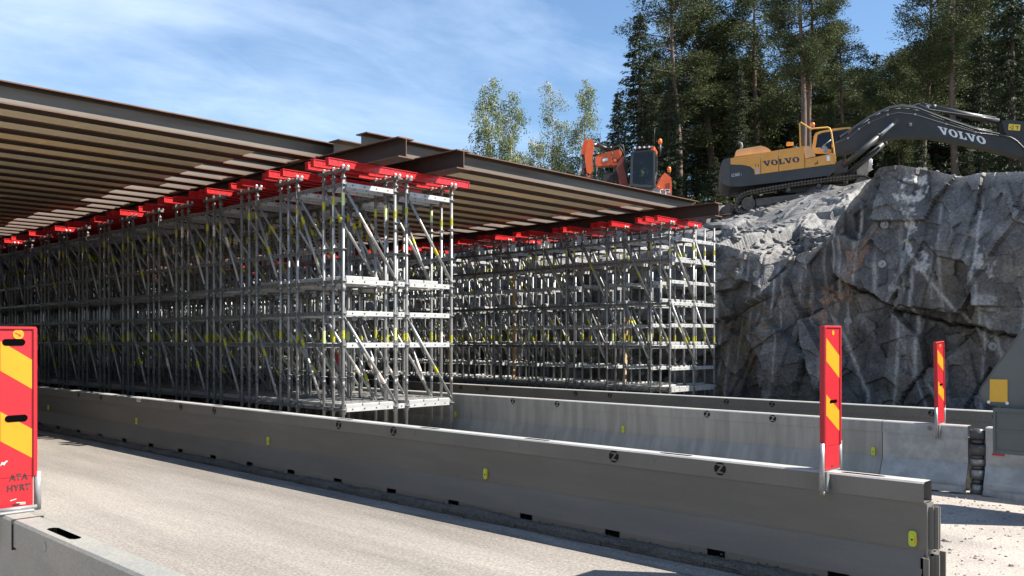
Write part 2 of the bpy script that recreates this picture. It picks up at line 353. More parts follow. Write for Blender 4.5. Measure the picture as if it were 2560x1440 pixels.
while y0<24:
    y0+=rs.uniform(.16,.5); z0=rs.uniform(-.5,3.4); z1=z0+rs.uniform(.9,3.4); tl=rs.uniform(-.14,.14)+(rs.uniform(.4,1.6) if rs.uniform()<.36 else 0); wd=rs.uniform(.014,.045)
    wob=.03*sn(Z*1.5,Yv*0+y0,Yv*0)
    f=np.exp(-((Yv-y0-tl*(Z-z0)*.5+wob)/wd)**2)*step(Z-z0,.08)*step(z1-Z,.08)*np.clip(.75+.5*sn(Yv*9,Z*3,Yv*0),0,1)*rs.uniform(.35,.85)
    base=mixc(base,(.38,.38,.365),np.where(inf,np.clip(f*1.25,0,1),0))
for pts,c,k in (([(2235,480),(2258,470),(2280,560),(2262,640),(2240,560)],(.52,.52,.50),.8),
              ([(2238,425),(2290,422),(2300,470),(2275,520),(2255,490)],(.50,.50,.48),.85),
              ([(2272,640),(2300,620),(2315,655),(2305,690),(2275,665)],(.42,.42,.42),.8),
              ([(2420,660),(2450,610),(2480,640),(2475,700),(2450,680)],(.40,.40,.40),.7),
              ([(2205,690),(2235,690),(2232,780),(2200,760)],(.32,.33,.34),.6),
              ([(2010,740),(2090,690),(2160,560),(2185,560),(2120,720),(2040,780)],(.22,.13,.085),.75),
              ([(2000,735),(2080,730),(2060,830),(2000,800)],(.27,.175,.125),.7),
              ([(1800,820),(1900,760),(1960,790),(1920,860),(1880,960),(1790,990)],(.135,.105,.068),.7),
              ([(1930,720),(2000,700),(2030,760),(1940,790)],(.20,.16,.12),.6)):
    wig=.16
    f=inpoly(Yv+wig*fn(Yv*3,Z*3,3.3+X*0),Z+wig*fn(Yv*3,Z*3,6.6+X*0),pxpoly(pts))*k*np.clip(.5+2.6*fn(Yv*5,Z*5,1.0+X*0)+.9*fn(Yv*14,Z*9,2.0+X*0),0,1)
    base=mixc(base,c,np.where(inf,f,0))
dust=np.zeros(X.shape); dust[nf:]=np.clip(.5+.7*fn(Xs*1.1,Yu*1.1,3.0)+.5*k1+.3*k2,0.05,1)
base=mixc(base,(.17,.164,.155),dust*.9)
rim=np.zeros(X.shape); rim[nf-10:nf]=np.linspace(0,.6,10)[:,None]*np.clip(.6+fn(Yg[nf-10:nf]*2,Zg[nf-10:nf]*2,1.5),0,1); base=mixc(base,(.36,.34,.30),rim)
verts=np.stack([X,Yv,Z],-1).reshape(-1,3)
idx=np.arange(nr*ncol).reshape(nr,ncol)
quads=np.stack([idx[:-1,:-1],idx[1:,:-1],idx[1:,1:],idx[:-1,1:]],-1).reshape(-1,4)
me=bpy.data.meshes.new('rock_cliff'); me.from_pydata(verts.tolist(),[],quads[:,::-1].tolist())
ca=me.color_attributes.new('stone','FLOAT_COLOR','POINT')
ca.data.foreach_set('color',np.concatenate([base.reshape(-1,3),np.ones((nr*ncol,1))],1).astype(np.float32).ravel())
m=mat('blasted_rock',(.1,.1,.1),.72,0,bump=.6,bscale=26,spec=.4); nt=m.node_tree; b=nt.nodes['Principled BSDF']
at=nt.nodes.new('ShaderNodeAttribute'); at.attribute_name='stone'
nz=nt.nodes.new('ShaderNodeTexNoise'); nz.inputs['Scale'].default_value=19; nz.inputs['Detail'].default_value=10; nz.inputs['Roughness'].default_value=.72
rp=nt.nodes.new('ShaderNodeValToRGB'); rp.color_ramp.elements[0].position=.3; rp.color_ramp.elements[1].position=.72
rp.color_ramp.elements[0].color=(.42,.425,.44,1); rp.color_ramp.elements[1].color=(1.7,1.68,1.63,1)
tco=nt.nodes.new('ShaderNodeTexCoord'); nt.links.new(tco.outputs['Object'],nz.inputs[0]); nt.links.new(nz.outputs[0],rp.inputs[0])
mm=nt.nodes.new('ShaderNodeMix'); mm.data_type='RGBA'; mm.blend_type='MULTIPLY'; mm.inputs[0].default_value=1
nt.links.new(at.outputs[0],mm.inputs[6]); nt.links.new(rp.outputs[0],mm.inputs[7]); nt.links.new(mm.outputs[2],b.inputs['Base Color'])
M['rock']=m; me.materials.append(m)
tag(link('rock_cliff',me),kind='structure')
from mathutils.bvhtree import BVHTree
BV=BVHTree.FromPolygons([tuple(v) for v in verts.tolist()],quads.tolist())
def on_rock(x,y):
    h=BV.ray_cast(Vector((x,y,40)),Vector((0,0,-1)))
    return h[0] if h[0] is not None else Vector((x,y,float(zp_(x,y))))
# wooded plateau behind
hx=np.concatenate([np.linspace(35,70,36),np.linspace(75,500,12)]); hy=np.concatenate([np.linspace(-300,-40,8),np.linspace(-35,110,60),np.linspace(120,500,8)])
hX,hY=np.meshgrid(hx,hy); hZ=zp_(hX,hY)-.12+.25*sn(hX*.3,hY*.3,hX*0)-.35*(hX<35.5)-.9*(hY<13)*(hX<60)
i2=np.arange(hX.size).reshape(hX.shape); q2=np.stack([i2[:-1,:-1],i2[:-1,1:],i2[1:,1:],i2[1:,:-1]],-1).reshape(-1,4)
me=bpy.data.meshes.new('hillside'); me.from_pydata(np.stack([hX,hY,hZ],-1).reshape(-1,3).tolist(),[],q2.tolist())
M['forest_floor']=mat('forest_floor',(.05,.055,.022),.95,0,var=(.085,.06,.035),scale=.8,bump=.6,bscale=6,world=True)
me.materials.append(M['forest_floor']); tag(link('hillside',me),kind='structure')
# broken stone lying on the slope (uncountable) and a few big boulders
def stone(mb,c,r,rg,m=0):
    mb.sphere(c,r*rg.uniform(.7,1.3),r*rg.uniform(.7,1.3),r*rg.uniform(.45,.8),n=6,k=4,m=m,jit=.28,rg=rg,sm=False)
M['rubble']=mat('broken_stone',(.175,.17,.162),.85,0,var=(.10,.10,.10),scale=2.2,contrast=(.4,.6))
rg=random.Random(3); rb=MB()
for i in range(620):
    y=rg.uniform(8.8,24) if i<300 else rg.uniform(9.0,13.5)
    u=rg.random()**1.3*11 if i<300 else rg.uniform(.1,2.6)
    p=on_rock(20.6+u,y); stone(rb,p+Vector((0,0,.02)),rg.choice((.04,.05,.06,.08,.11)) if rg.random()<.95 else rg.uniform(.14,.24),rg)
for i in range(60):
    y=rg.uniform(5,8.5); p=on_rock(20.9+rg.random()**2*2,y); stone(rb,p,rg.choice((.03,.04,.05)),rg)
for i in range(240):
    y=rg.uniform(3,34); stone(rb,Vector((19.2+rg.random()*.7,y,.05)),rg.choice((.06,.1,.15,.2)),rg)
tag(rb.build('rubble',M['rubble']),kind='stuff')
for (a,b_,D,r,lab) in ((1862,520,27.5,.34,'pale angular boulder below the rear idler of the yellow excavator track'),(1995,492,26.5,.24,'light boulder on the rubble slope under the middle of the excavator track'),
                    (2062,478,25.5,.27,'grey boulder on the slope close to the rocky crest below the excavator'),(1790,568,29,.3,'grey boulder beside the end of the far wale beam'),
                    (1985,632,23.0,.2,'pale stone on the low ledge left of the tall rock face'),(2500,428,19.9,.17,'small pale boulder alone on top of the tall rock face')):
    p=P(a,b_,D); q=on_rock(p.x,p.y); mb=MB(); stone(mb,Vector((0,0,r*.35)),r,rg)
    o=mb.build('boulder',M['rubble']); o.location=q; tag(o,lab,'boulder'); 
# added unseen bank that shades the deck underside; also carries the left span's ends
lb=MB(); yy=[8.6,9.4,11,14,18,23,30,40,55,75]
for a_,b_ in zip(yy[:-1],yy[1:]):
    za=0 if a_<9 else 4.76
    lb.poly([(-2.25,a_,0),(-2.25,b_,0),(-2.35,b_,4.76),(-2.35,a_,za)]); lb.poly([(-2.35,a_,za),(-2.35,b_,4.76),(-5,b_,4.76),(-5,a_,za)]); lb.poly([(-5,a_,za),(-5,b_,4.76),(-60,b_,6.5),(-60,a_,za*1.2)])
tag(lb.build('shading_bank',mat('shading_bank_rock',(.10,.10,.10),.9,0,var=(.16,.155,.15),scale=1.5,bump=.8,bscale=4)),kind='structure')
# rock anchor plates
M['anchor']=mat('anchor_plate_zinc',(.22,.23,.23),.6,.2,var=(.34,.35,.35),scale=8)
BVc=BV
for a,b_,lab in ((1892,685,'round steel anchor plate on the rock beside the scaffold end, upper'),(2120,803,'round steel anchor plate on the rock right above the middle red and yellow marker'),(2212,562,'round anchor plate high on the tall rock face'),
               (2206,660,'round anchor plate halfway up the tall rock face'),(2483,866,'round anchor plate low on the rock near the grey trailer tail'),(1795,690,'round anchor plate on the rock just right of the scaffold corner post')):
    o=Vector((0,0,H)); d=(P(a,b_,20)-o).normalized(); hit=BV.ray_cast(o,d)
    p=hit[0]; n=hit[1] if hit[1].dot(d)<0 else -hit[1]; n=(n+Vector((-1,0,0))*1.5).normalized()
    t=thing('rock_anchor',lab,'rock anchor',p); mb=MB(); mb.tube(p-n*.1,p+n*.05,.088,16); mb.build('plate',M['anchor'],t)
    mb=MB(); mb.tube(p+n*.051,p+n*.12,.035,6); mb.build('bolt',M['galv'],t)
# loose gravel on the ground to the right
rb=MB(); rg=random.Random(9)
for i in range(1500):
    if rg.random()<.75: x=rg.uniform(6.3,10.3); y=rg.uniform(-.5,4.5)
    else: x=rg.uniform(6.2,8.0); y=rg.uniform(4,16)
    stone(rb,Vector((x,y,.004)),rg.choice((.006,.007,.009,.012,.015)) if rg.random()<.985 else rg.uniform(.02,.035),rg)
tag(rb.build('gravel_stones',M['gravel']),kind='stuff')
# ------------------------------------------------------------------ steel safety barriers
def logo_mesh():
    """black round mark, broken by a slanted Z; in the plane x=0, facing -x, unit radius, (y to the left, z up)"""
    mb=MB(); n=24
    def arcpts(a0,a1,k): return [(math.cos(a0+(a1-a0)*i/k),math.sin(a0+(a1-a0)*i/k)) for i in range(k+1)]
    def put(pts): mb.poly([(0,-a,b) for a,b in pts])
    th=math.asin(.68)
    put(arcpts(th,math.pi-th,8)); put(arcpts(math.pi+th,2*math.pi-th,8))
    t2=math.asin(.54)
    # left and right lobes leave a slanted white stroke between them, with two bars of the Z cut in
    R=arcpts(-t2,t2,10)
    put(R+[(.62,.54),(.50,.40),(-.10,-.40),(.40,-.40),(.40,-.54)])
    L=[(-a,-b) for a,b in R]
    put(L+[(-.62,-.54),(-.50,-.40),(.10,.40),(-.40,.40),(-.40,.54)])
    return mb
LOGO=logo_mesh().mesh('logo',[M['black']])
def reflector_mesh():
    mb=MB(); w=.024; h=.050; pts=[]
    for k in range(24):
        t=2*math.pi*k/24; x=math.cos(t); z=math.sin(t)
        pts.append((0,math.copysign(abs(x)**.5,x)*w,math.copysign(abs(z)**.55,z)*h))
    mb.prism(pts,(-.018,0,0),0)
    mb.prism([(a[0]-.0182,a[1]*.62,a[2]*.6) for a in pts],(-.004,0,0),0)
    mb.box(-.022,-.004,-.027,-.0285+.008,-.02,.014,1); mb.tube((-.02,0,-.005),(-.025,0,-.005),.006,8,2)
    return mb.mesh('reflector',[M['reflector'],M['amber'],M['black']])
REFL=reflector_mesh()
def merge_cuts(y0,y1,cuts):
    cuts=sorted([(max(a,y0),min(b,y1)) for a,b in cuts if b>y0 and a<y1]); out=[]; y=y0
    for a,b in cuts:
        if a>y: out.append((y,a,0))
        out.append((a,b,1)); y=b
    if y<y1: out.append((y,y1,0))
    return out
def barrier(label,X0,wd,y0,y1,zt,zr,zk,mats,logos=(),refl=(),slots=(),drains=(),dx=.012,foot=.10,rivets=(),open_end=True):
    """steel barrier running along Y: box rail on a thin profiled body on a splayed foot"""
    X1=X0+wd; t=thing('traffic_barrier',label,'traffic barrier',((X0+X1)/2,(y0+y1)/2,0))
    # rail: hollow box with oval slots in its top
    mb=MB(); c=.012
    mb.poly([(X0,y0,zr),(X0,y0,zt-c),(X0,y1,zt-c),(X0,y1,zr)]); mb.poly([(X1,y0,zr),(X1,y1,zr),(X1,y1,zt-c),(X1,y0,zt-c)])
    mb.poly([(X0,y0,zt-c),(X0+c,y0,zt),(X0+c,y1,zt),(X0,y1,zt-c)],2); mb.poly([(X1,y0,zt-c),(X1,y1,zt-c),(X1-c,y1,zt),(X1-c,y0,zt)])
    a_=X0+wd*.30; b_=X1-wd*.30
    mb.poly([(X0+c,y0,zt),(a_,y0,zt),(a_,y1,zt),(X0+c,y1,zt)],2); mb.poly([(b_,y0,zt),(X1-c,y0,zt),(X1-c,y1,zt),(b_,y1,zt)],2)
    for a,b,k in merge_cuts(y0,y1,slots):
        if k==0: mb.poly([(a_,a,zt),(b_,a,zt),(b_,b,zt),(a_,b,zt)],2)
        else:
            q=(b_-a_)*.5
            for yy,sg in ((a,1),(b,-1)):
                for xx,sx in ((a_,1),(b_,-1)): mb.poly([(xx,yy,zt),(xx+sx*q*.6,yy,zt),(xx,yy+sg*q*.9,zt)],2)
            mb.poly([(a_,a,zt-.03),(a_,b,zt-.03),(a_,b,zt),(a_,a,zt)],1); mb.poly([(b_,a,zt-.03),(b_,a,zt),(b_,b,zt),(b_,b,zt-.03)],1)
    mb.poly([(X0,y0,zr),(X0,y1,zr),(X1,y1,zr),(X1,y0,zr)])
    # end wall of the box a hand's width inside the opening
    for ye in (y0+.12,y1-.12): mb.poly([(X0,ye,zr),(X1,ye,zr),(X1,ye,zt-c),(X0,ye,zt-c)],0)
    for ry in rivets: mb.tube((X0-.003,ry,(zt+zr)/2+.005),(X0+.004,ry,(zt+zr)/2+.005),.026,16,0)
    mb.build('rail',[mats[1],M['hole'],mats[3] if len(mats)>3 else M['railtop_lit']],t)
    # body with a crease, splayed towards its foot; drain openings above the foot
    mb=MB(); xb=X0+dx; xe=X1-dx; zs=.13; zq=.07; xf=X0-.075
    prof=[(xb,zr-.001),(xb,zk),(xf,zs)]
    for (xa,za),(xc,zc) in zip(prof[:-1],prof[1:]): mb.poly([(xa,y0,za),(xa,y1,za),(xc,y1,zc),(xc,y0,zc)])
    profb=[(xe,zr-.001),(xe,zk),(X1+.075,zs),(X1+.09,0)]
    for (xa,za),(xc,zc) in zip(profb[:-1],profb[1:]): mb.poly([(xa,y0,za),(xc,y0,zc),(xc,y1,zc),(xa,y1,za)])
    for a,b,k in merge_cuts(y0,y1,drains):
        if k==0: mb.poly([(xf,a,zs),(xf,b,zs),(xf,b,zq),(xf,a,zq)])
    # low sheet ends of the crease as a fold line
    mb.box(xb-.003,xb+.001,y0,y1,zk-.004,zk+.004)
    mb.build('body',[mats[0]],t)
    mb=MB(); xo=X0-.075-foot; yy=y0; k=0
    fcut=merge_cuts(y0,y1,[((a+b)/2-.24,(a+b)/2+.05) for a,b in drains])
    for a,b,kk in fcut:
        zf=.012 if kk==0 else -.004; xs=xo if kk==0 else xo+.012
        mb.poly([(xf,a,zq),(xf,b,zq),(xs,b,.034+zf),(xs,a,.034+zf)]); mb.poly([(xs,a,.034+zf),(xs,b,.034+zf),(xs+.004,b,.012),(xs+.004,a,.012)])
        if kk==0: mb.poly([(xf,a,zq),(xs,a,.034+zf),(xs,a,0),(xf,a,0)]); mb.poly([(xf,b,zq),(xf,b,0),(xs,b,0),(xs,b,.034+zf)])
    mb.build('foot',[mats[2]],t)
    for y in logos:
        if y0<y<y1: link('logo',LOGO,t,Matrix.Translation((X0-.003,y,(zt+zr)/2+.004))@Matrix.Scale(.05 if zt>.77 else .048,4))
    for y,z in refl:
        if y0<y<y1: link('reflector',REFL,t,Matrix.Translation((xb-.001,y,z)))
    return t
R7=lambda a,d,n:[a+d*i for i in range(n)]
steel=(M['steel_gray'],M['steel_gray'],M['sand'])
# middle barrier
B1X=5.86
lg=[]
for k in range(12): lg+= [3.47+3.93*k,4.47+3.93*k]
rf=[(2.07+3.93*k,.42) for k in range(12)]
dr=[(y-.075,y+.075) for y in R7(3.46,.97,60) ]+[(2.45,2.6)]
sl_=[(y-.15,y+.15) for y in R7(2.42,1.49,36)]
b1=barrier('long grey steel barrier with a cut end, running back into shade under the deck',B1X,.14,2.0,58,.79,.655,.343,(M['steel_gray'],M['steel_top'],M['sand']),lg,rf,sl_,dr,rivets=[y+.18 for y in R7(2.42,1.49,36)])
# butt end plates and coupling profiles on the cut end
mb=MB()
for x0,x1,z0,z1,y in ((5.90,5.985,.36,.63,1.955),(5.915,5.955,.36,.63,1.93),(5.83,5.93,.0,.31,1.96),(5.93,6.06,.0,.325,1.93)):
    mb.box(x0,x0+.012,y,2.01,z0,z1); mb.box(x1-.012,x1,y,2.01,z0,z1); mb.box(x0,x1,y+.035,y+.05,z0,z1)
mb.box(5.872,5.99,1.985,2.0,.02,.65); 
mb.build('coupling',[M['steel_gray']],b1)
mb=MB()
pl=PX(347,1000,B1X); mb.box(B1X-.005,B1X-.001,pl.y-.07,pl.y+.07,pl.z-.028,pl.z+.028,0)
for i in range(5): mb.box(B1X-.006,B1X-.0045,pl.y-.055+.022*i,pl.y-.043+.022*i,pl.z-.012,pl.z+.012,1)
mb.build('name_plate',[mat('plate_white',(.6,.6,.58),.5),M['steel_gray']],b1)
# drifted sand on the foot
sd=MB(); rg=random.Random(21)
def sandstrip(x0,x1,y0,y1,z0,z1,n,seed):
    m_=12; b=len(sd.v)
    for i in range(n+1):
        y=y0+(y1-y0)*i/n
        for j in range(m_+1):
            t=j/m_; nzv=mn.fractal(Vector((y*1.9,t*1.2,seed)),1,2,4)
            h=max(0,(.55+.9*nzv))*math.sin(math.pi*min(1,t*1.02))**.7
            sd.v.append((x0+(x1-x0)*t+.012*nzv,y,z0+(z1-z0)*t-.006+h*.032))
    for i in range(n):
        for j in range(m_): 
            a=b+i*(m_+1)+j; sd.face((a,a+1,a+m_+2,a+m_+1),0,True)
sandstrip(B1X-.165,B1X-.06,2.05,24,.045,.085,520,3.3)
for i in range(420):
    y=2.1+rg.random()**1.4*12; t=rg.random(); stone(sd,Vector((B1X-.165+.1*t,y,.05+.05*t)),rg.choice((.005,.007,.01)),rg)
tag(sd.build('drifted_sand',[M['sand']]),kind='stuff')
# near barrier, bottom left
b0=barrier('pale grey steel barrier filling the bottom left corner, seen from above',1.445,.135,-4,26,.79,.655,.343,(M['steel_near'],M['steel_near'],M['sand'],M['steel_near']),[],[],[(PX(158,1335,1.51).y-.17+4*k,PX(158,1335,1.51).y+.17+4*k) for k in range(-1,5)],[],rivets=[PX(114,1368,1.45).y])
mb=MB(); ys_=PX(30,1307,1.44).y
mb.box(1.438,1.587,ys_-.004,ys_+.004,.64,.7935); mb.build('joint',[M['darkhole']],b0)
mb=MB(); mb.bbox(1.43,1.60,5.05,5.12,.79,.803,.005); mb.tube((1.42,5.09,.81),(1.62,5.09,.81),.01,8); mb.build('bracket_plate',[M['galv']],b0)
# lighter barrier of the second lane
lg=[]
for k in range(-1,10): lg+=[5.45+3.68*k,6.42+3.68*k]
rf=[(4.16+3.68*k,.375) for k in range(10)]
B2X=10.5
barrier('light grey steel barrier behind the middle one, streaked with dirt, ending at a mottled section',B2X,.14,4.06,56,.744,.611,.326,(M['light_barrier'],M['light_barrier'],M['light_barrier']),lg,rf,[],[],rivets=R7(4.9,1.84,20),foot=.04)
gv=(M['galv_plate'],)*3
b2=barrier('short mottled zinc barrier section left of the dark stacked hinge',B2X-.002,.144,3.12,4.052,.744,.611,.326,gv,[],[],[],[],foot=.03)
mb=MB(); v=PX(2325,1070,B2X); mb.tube((B2X-.006,v.y,v.z),(B2X+.01,v.y,v.z),.028,16); mb.build('plug',[M['galv_dirty']],b2)
mb=MB(); mb.prism([(B2X-.06,4.0,.02),(B2X-.06,3.12,.02),(B2X-.14,3.2,.02),(B2X-.14,3.95,.02)],(0,0,.07)); mb.build('base_plate',[M['galv_plate']],b2)
b3=barrier('mottled zinc barrier section right of the dark stacked hinge, partly behind the grey trailer tail',B2X-.002,.144,-9,2.94,.744,.611,.326,gv,[],[],[],[],foot=.03)
mb=MB(); v=PX(2487,1136,B2X-.01); mb.box(B2X-.004,B2X+.009,v.y-.09,v.y+.03,v.z-.012,v.z+.008); mb.build('paint_mark',[M['red']],b3)
mb=MB(); mb.prism([(B2X-.06,2.92,.0),(B2X-.06,2.2,.0),(B2X-.2,2.62,.0),(B2X-.17,2.72,.0)],(0,0,.075)); mb.build('base_plate',[M['galv_plate']],b3)
hg=thing('barrier_hinge','dark hinge of stacked steel knuckles joining two mottled barrier sections','barrier hinge',(B2X+.06,3.03,0))
mb=MB(); z=0.0; k=0
M['hinge1']=mat('worn_hinge_steel',(.16,.165,.165),.4,.5,var=(.28,.285,.28),scale=6,bump=.05,bscale=25); M['hinge2']=mat('dark_hinge_steel',(.05,.052,.054),.45,.4,var=(.11,.11,.11),scale=7)
hs=[(.11,.080,0),(.055,.066,1),(.105,.082,0),(.045,.066,1),(.075,.080,0),(.04,.066,1),(.12,.092,1),(.055,.066,1),(.10,.082,1)]
for h_,r_,mi in hs:
    mb.tube((B2X+.05,3.03,z+.002),(B2X+.05,3.03,z+h_-.002),r_,24,mi); z+=h_
mb.tube((B2X+.05,3.03,0),(B2X+.05,3.03,z+.01),.05,16,1)
mb.build('knuckle',[M['hinge1'],M['hinge2']],hg)
# far dark barrier at the foot of the scaffold
lg=[]
for k in range(-1,12): lg+=[6.76+3.25*k,7.58+3.25*k]
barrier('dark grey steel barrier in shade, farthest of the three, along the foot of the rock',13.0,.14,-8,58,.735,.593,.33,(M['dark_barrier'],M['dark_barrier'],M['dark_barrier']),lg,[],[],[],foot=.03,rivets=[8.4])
# ------------------------------------------------------------------ marker boards
def board(label,xc,y,z0,z1,w_,lean=0,near=False,text=False):
    t=thing('marker_board',label,'marker board',(xc,y,z0-.05))
    Rm=Matrix.Translation((xc,y,z0))@Matrix.Rotation(lean,4,'Y')
    h=z1-z0; hw=w_/2; th=.022
    mb=MB(); mb.bbox(-hw+.02,hw-.02,-th/2,th/2,0,h,.004)
    for sx in (-1,1):                                   # rolled edges
        mb.bbox(sx*(hw-.012)-.012,sx*(hw-.012)+.012,-.021,.021,.16,h,.006)
    mb.bbox(-hw+.004,hw-.004,-.02,.02,h-.012,h+.004,.004)
    mb.box(-hw+.024,hw-.024,-th/2-.0025,-th/2,.17,.174)
    mb.build('panel',[M['red']],t,Rm)
    # yellow slanting stripes falling from left to right
    mb=MB(); xl=-hw+.026; xr=hw-.026; yf=-th/2-.0015
    for za,zb,d in ((h*.925,h*.762,h*.105) if near else (h*.925,h*.765,h*.13),(h*.54,h*.378,h*.105) if near else (h*.535,h*.39,h*.13)):
        mb.poly([(xl,yf,za),(xl,yf,zb),(xr,yf,zb-d),(xr,yf,za-d)][::1])
    mb.build('stripe',[M['yellow']],t,Rm)
    hs=((h*.918,-.012),(h*.498,0.0)) if near else ((h*.475,.012),)
    for zh,xo in hs:
        mb=MB(); L_=hw*.54 if near else hw*.42; r_=.018 if near else .011; pts=[]
        for k in range(20):
            a=2*math.pi*k/20; cx_=math.copysign(L_-r_,math.cos(a)); pts.append((xo+cx_+r_*math.cos(a),yf-.001,zh+r_*math.sin(a)))
        mb.prism(pts,(0,-.0012,0)); mb.build('hand_hole',[M['hole']],t,Rm)
    mb=MB(); zc=h*.962 if near else h*.955; mb.tube((.01,yf+.001,zc),(.01,yf-.001,zc),.027 if near else .018,20,0)
    if near:
        mb.prism([(-.004,yf-.0012,zc+.010),(-.008,yf-.0012,zc+.006),(.012,yf-.0012,zc-.006),(.008,yf-.0012,zc-.011),(.022,yf-.0012,zc-.011),(.019,yf-.0012,zc+.002),(.015,yf-.0012,zc-.002)],(0,-.0006,0),1)
    mb.build('date_seal',[M['yellow'],M['red']],t,Rm)
    if text:
        for s_,zz,sz in (('ATA',h*.158,.046),('HYRT',h*.100,.046)):
            cu=bpy.data.curves.new('t','FONT'); cu.body=s_; cu.size=sz; cu.offset=.0012; cu.align_x='CENTER'; cu.space_character=1.12
            o=bpy.data.objects.new('t',cu); COL.objects.link(o); bpy.context.view_layer.update()
            me=bpy.data.meshes.new_from_object(o.evaluated_get(bpy.context.evaluated_depsgraph_get())); bpy.data.objects.remove(o)
            me.materials.clear(); me.materials.append(M['stencil'])
            me.transform(Matrix.Translation((.012,yf-.001,zz))@Matrix.Rotation(math.pi/2,4,'X')@Matrix.Diagonal((.92,1,1,1)))
            # stencil bridges
            link('lettering',me,t,Rm)
        mb=MB()
        for xo,zo,l_,tl in ((-.03,h*.045,.03,.1),(0,h*.03,.045,-.05),(.0,h*.022,.045,-.05)):
            mb.poly([(xo,yf-.001,zo),(xo+l_,yf-.001,zo+tl*.06),(xo+l_,yf-.001,zo+tl*.06+.005),(xo,yf-.001,zo+.005)])
        q=[(-.08,.232),(-.068,.242),(-.058,.236),(-.05,.25),(-.04,.257),(-.046,.262),(-.06,.252),(-.07,.255)]
        mb.poly([(a,yf-.001,b) for a,b in q]); mb.build('scratch',[mat('scratch_pale',(.6,.45,.4),.7)],t,Rm)
    mb=MB(); mb.box(-.016,.016,yf-.0016,yf-.0004,h*.02,h*.028); mb.build('latch_slot',[M['darkhole']],t,Rm)
    # two slit tubes that clasp the board's edges and stand on the rail
    mb=MB()
    for sx in (-1,1): mb.tube((sx*(hw+.006),0,-.16 if sx<0 else -.02),(sx*(hw+.006),0,.19),.018,14)
    mb.tube((-hw-.006,-.003,-.15),(-hw-.006,-.021,-.15),.013,12)
    mb.box(-hw,hw,-.012,.012,-.012,-.002)
    if not near: mb.box(-hw+.012,-hw+.045,-.03,.03,-.14,-.004)
    mb.build('holder',[M['galv']],t,Rm)
    return t
M['stencil']=mat('stencil_grey',(.05,.018,.018),.7)
board('red and yellow marker board with stencilled letters, on the pale barrier at the left edge',1.538,5.16,.80,1.765,.205,near=True,text=True)
board('tall red and yellow marker board on the cut end of the long grey barrier',5.935,2.645,.80,1.792,.27)
board('red and yellow marker board leaning left on the mottled barrier section',B2X+.07,3.43,.752,1.675,.25,lean=-math.radians(3.2))
# ------------------------------------------------------------------ tail of a work trailer at the right edge
M['greypaint']=mat('dark_grey_machine_paint',(.075,.088,.088),.45,.1,var=(.10,.112,.11),scale=2.5,bump=.02,bscale=40)
t=thing('work_trailer','dark grey tail of a trailer with a yellow plate, cut by the right edge','trailer',(9.95,0,0))
Xt=9.7
pp=[PX(a,b,Xt) for a,b in ((2560,819),(2500,902),(2452,970),(2448,986),(2455,1003),(2491,1016),(2560,1026))]
pp+=[Vector((Xt,1.2,pp[-1].z)),Vector((Xt,1.2,pp[0].z+.45)),Vector((Xt,2.0,pp[0].z+.45))]
mb=MB(); mb.prism(pp,(.05,0,0))
for a,b in zip(pp[:5],pp[1:6]): mb.tube(a+Vector((-.004,0,0)),b+Vector((-.004,0,0)),.006,6)
mb.build('ramp_flap',[M['greypaint']],t)
mb=MB(); yb=PX(2491,1075,Xt).y; z1=PX(2491,1017,Xt).z; z0=PX(2491,1132,Xt).z
mb.box(Xt-.06,Xt+.26,-3.5,yb,z0,z1-.004); mb.box(Xt-.075,Xt-.059,-3.5,yb+.012,z1-.045,z1-.005); mb.box(Xt-.07,Xt-.059,-3.5,yb,z0,z0+.04); mb.box(Xt-.068,Xt-.059,-3.5,yb,(z0+z1)/2-.01,(z0+z1)/2+.012)
mb.box(Xt-.075,Xt-.059,yb-.012,yb+.012,z0,z1-.045)
mb.build('body',[M['greypaint']],t)
mb=MB(); q=[PX(a,b,Xt-.004) for a,b in ((2475,948),(2519,949),(2519,1006),(2474,1004))]; mb.prism(q,(-.004,0,0))
mb.build('yellow_plate',[mat('plate_yellow',(.62,.36,.03),.45,var=(.58,.33,.03),scale=8)],t)
mb=MB()
for a,b in ((2472,1005),(2518,1008)): v=PX(a,b,Xt-.004); mb.tube(v,v+Vector((-.006,0,0)),.016,8)
mb.build('rivet',[mat('white_rivet',(.7,.7,.68),.5)],t)
for yy in (-.6,-1.7):
    for xx in (Xt-.02,Xt+.40):
        mb=MB(); mb.tube((xx,yy,.36),(xx+.22,yy,.36),.36,24,0); mb.tube((xx-.004,yy,.36),(xx+.02,yy,.36),.2,16,1); mb.build('wheel',[M['darkhole'],M['galv']],t)
# ------------------------------------------------------------------ scaffolds
ZL=.61
def standard_mb(top,base=0.0,offs=.11):
    mb=MB(); mb.tube((0,0,base),(0,0,top),.0245,10,0)
    z=ZL-.5
    while z<top-.05:
        mb.tube((0,0,z-.006),(0,0,z+.006),.058,8,1); z+=.5
    for zj in (.95,2.45,3.45): mb.tube((0,0,zj),(0,0,zj+.10),.028,10,1)
    return mb
STD=standard_mb(4.28); STDT=standard_mb(4.42)
def sticker_mb(zc,L,mi):
    mb=MB(); mb.tube((0,0,zc-L/2),(0,0,zc+L/2),.0262,10,0,caps=False)
    if mi==0:
        for k in (-.25,.1,.3): mb.box(-.012,.012,-.0272,-.0262,zc+k*L-.006,zc+k*L+.004,1)
    return mb
STK=[(sticker_mb(0,.13,0),['st_yellow','galv_dirty']),(sticker_mb(0,.13,0),['st_yellow','st_green']),(sticker_mb(0,.21,1),['st_white','st_white']),(sticker_mb(0,.20,1),['st_green','st_green'])]
STKM=[mb.mesh('sticker',[M[a] for a in mm]) for mb,mm in STK]
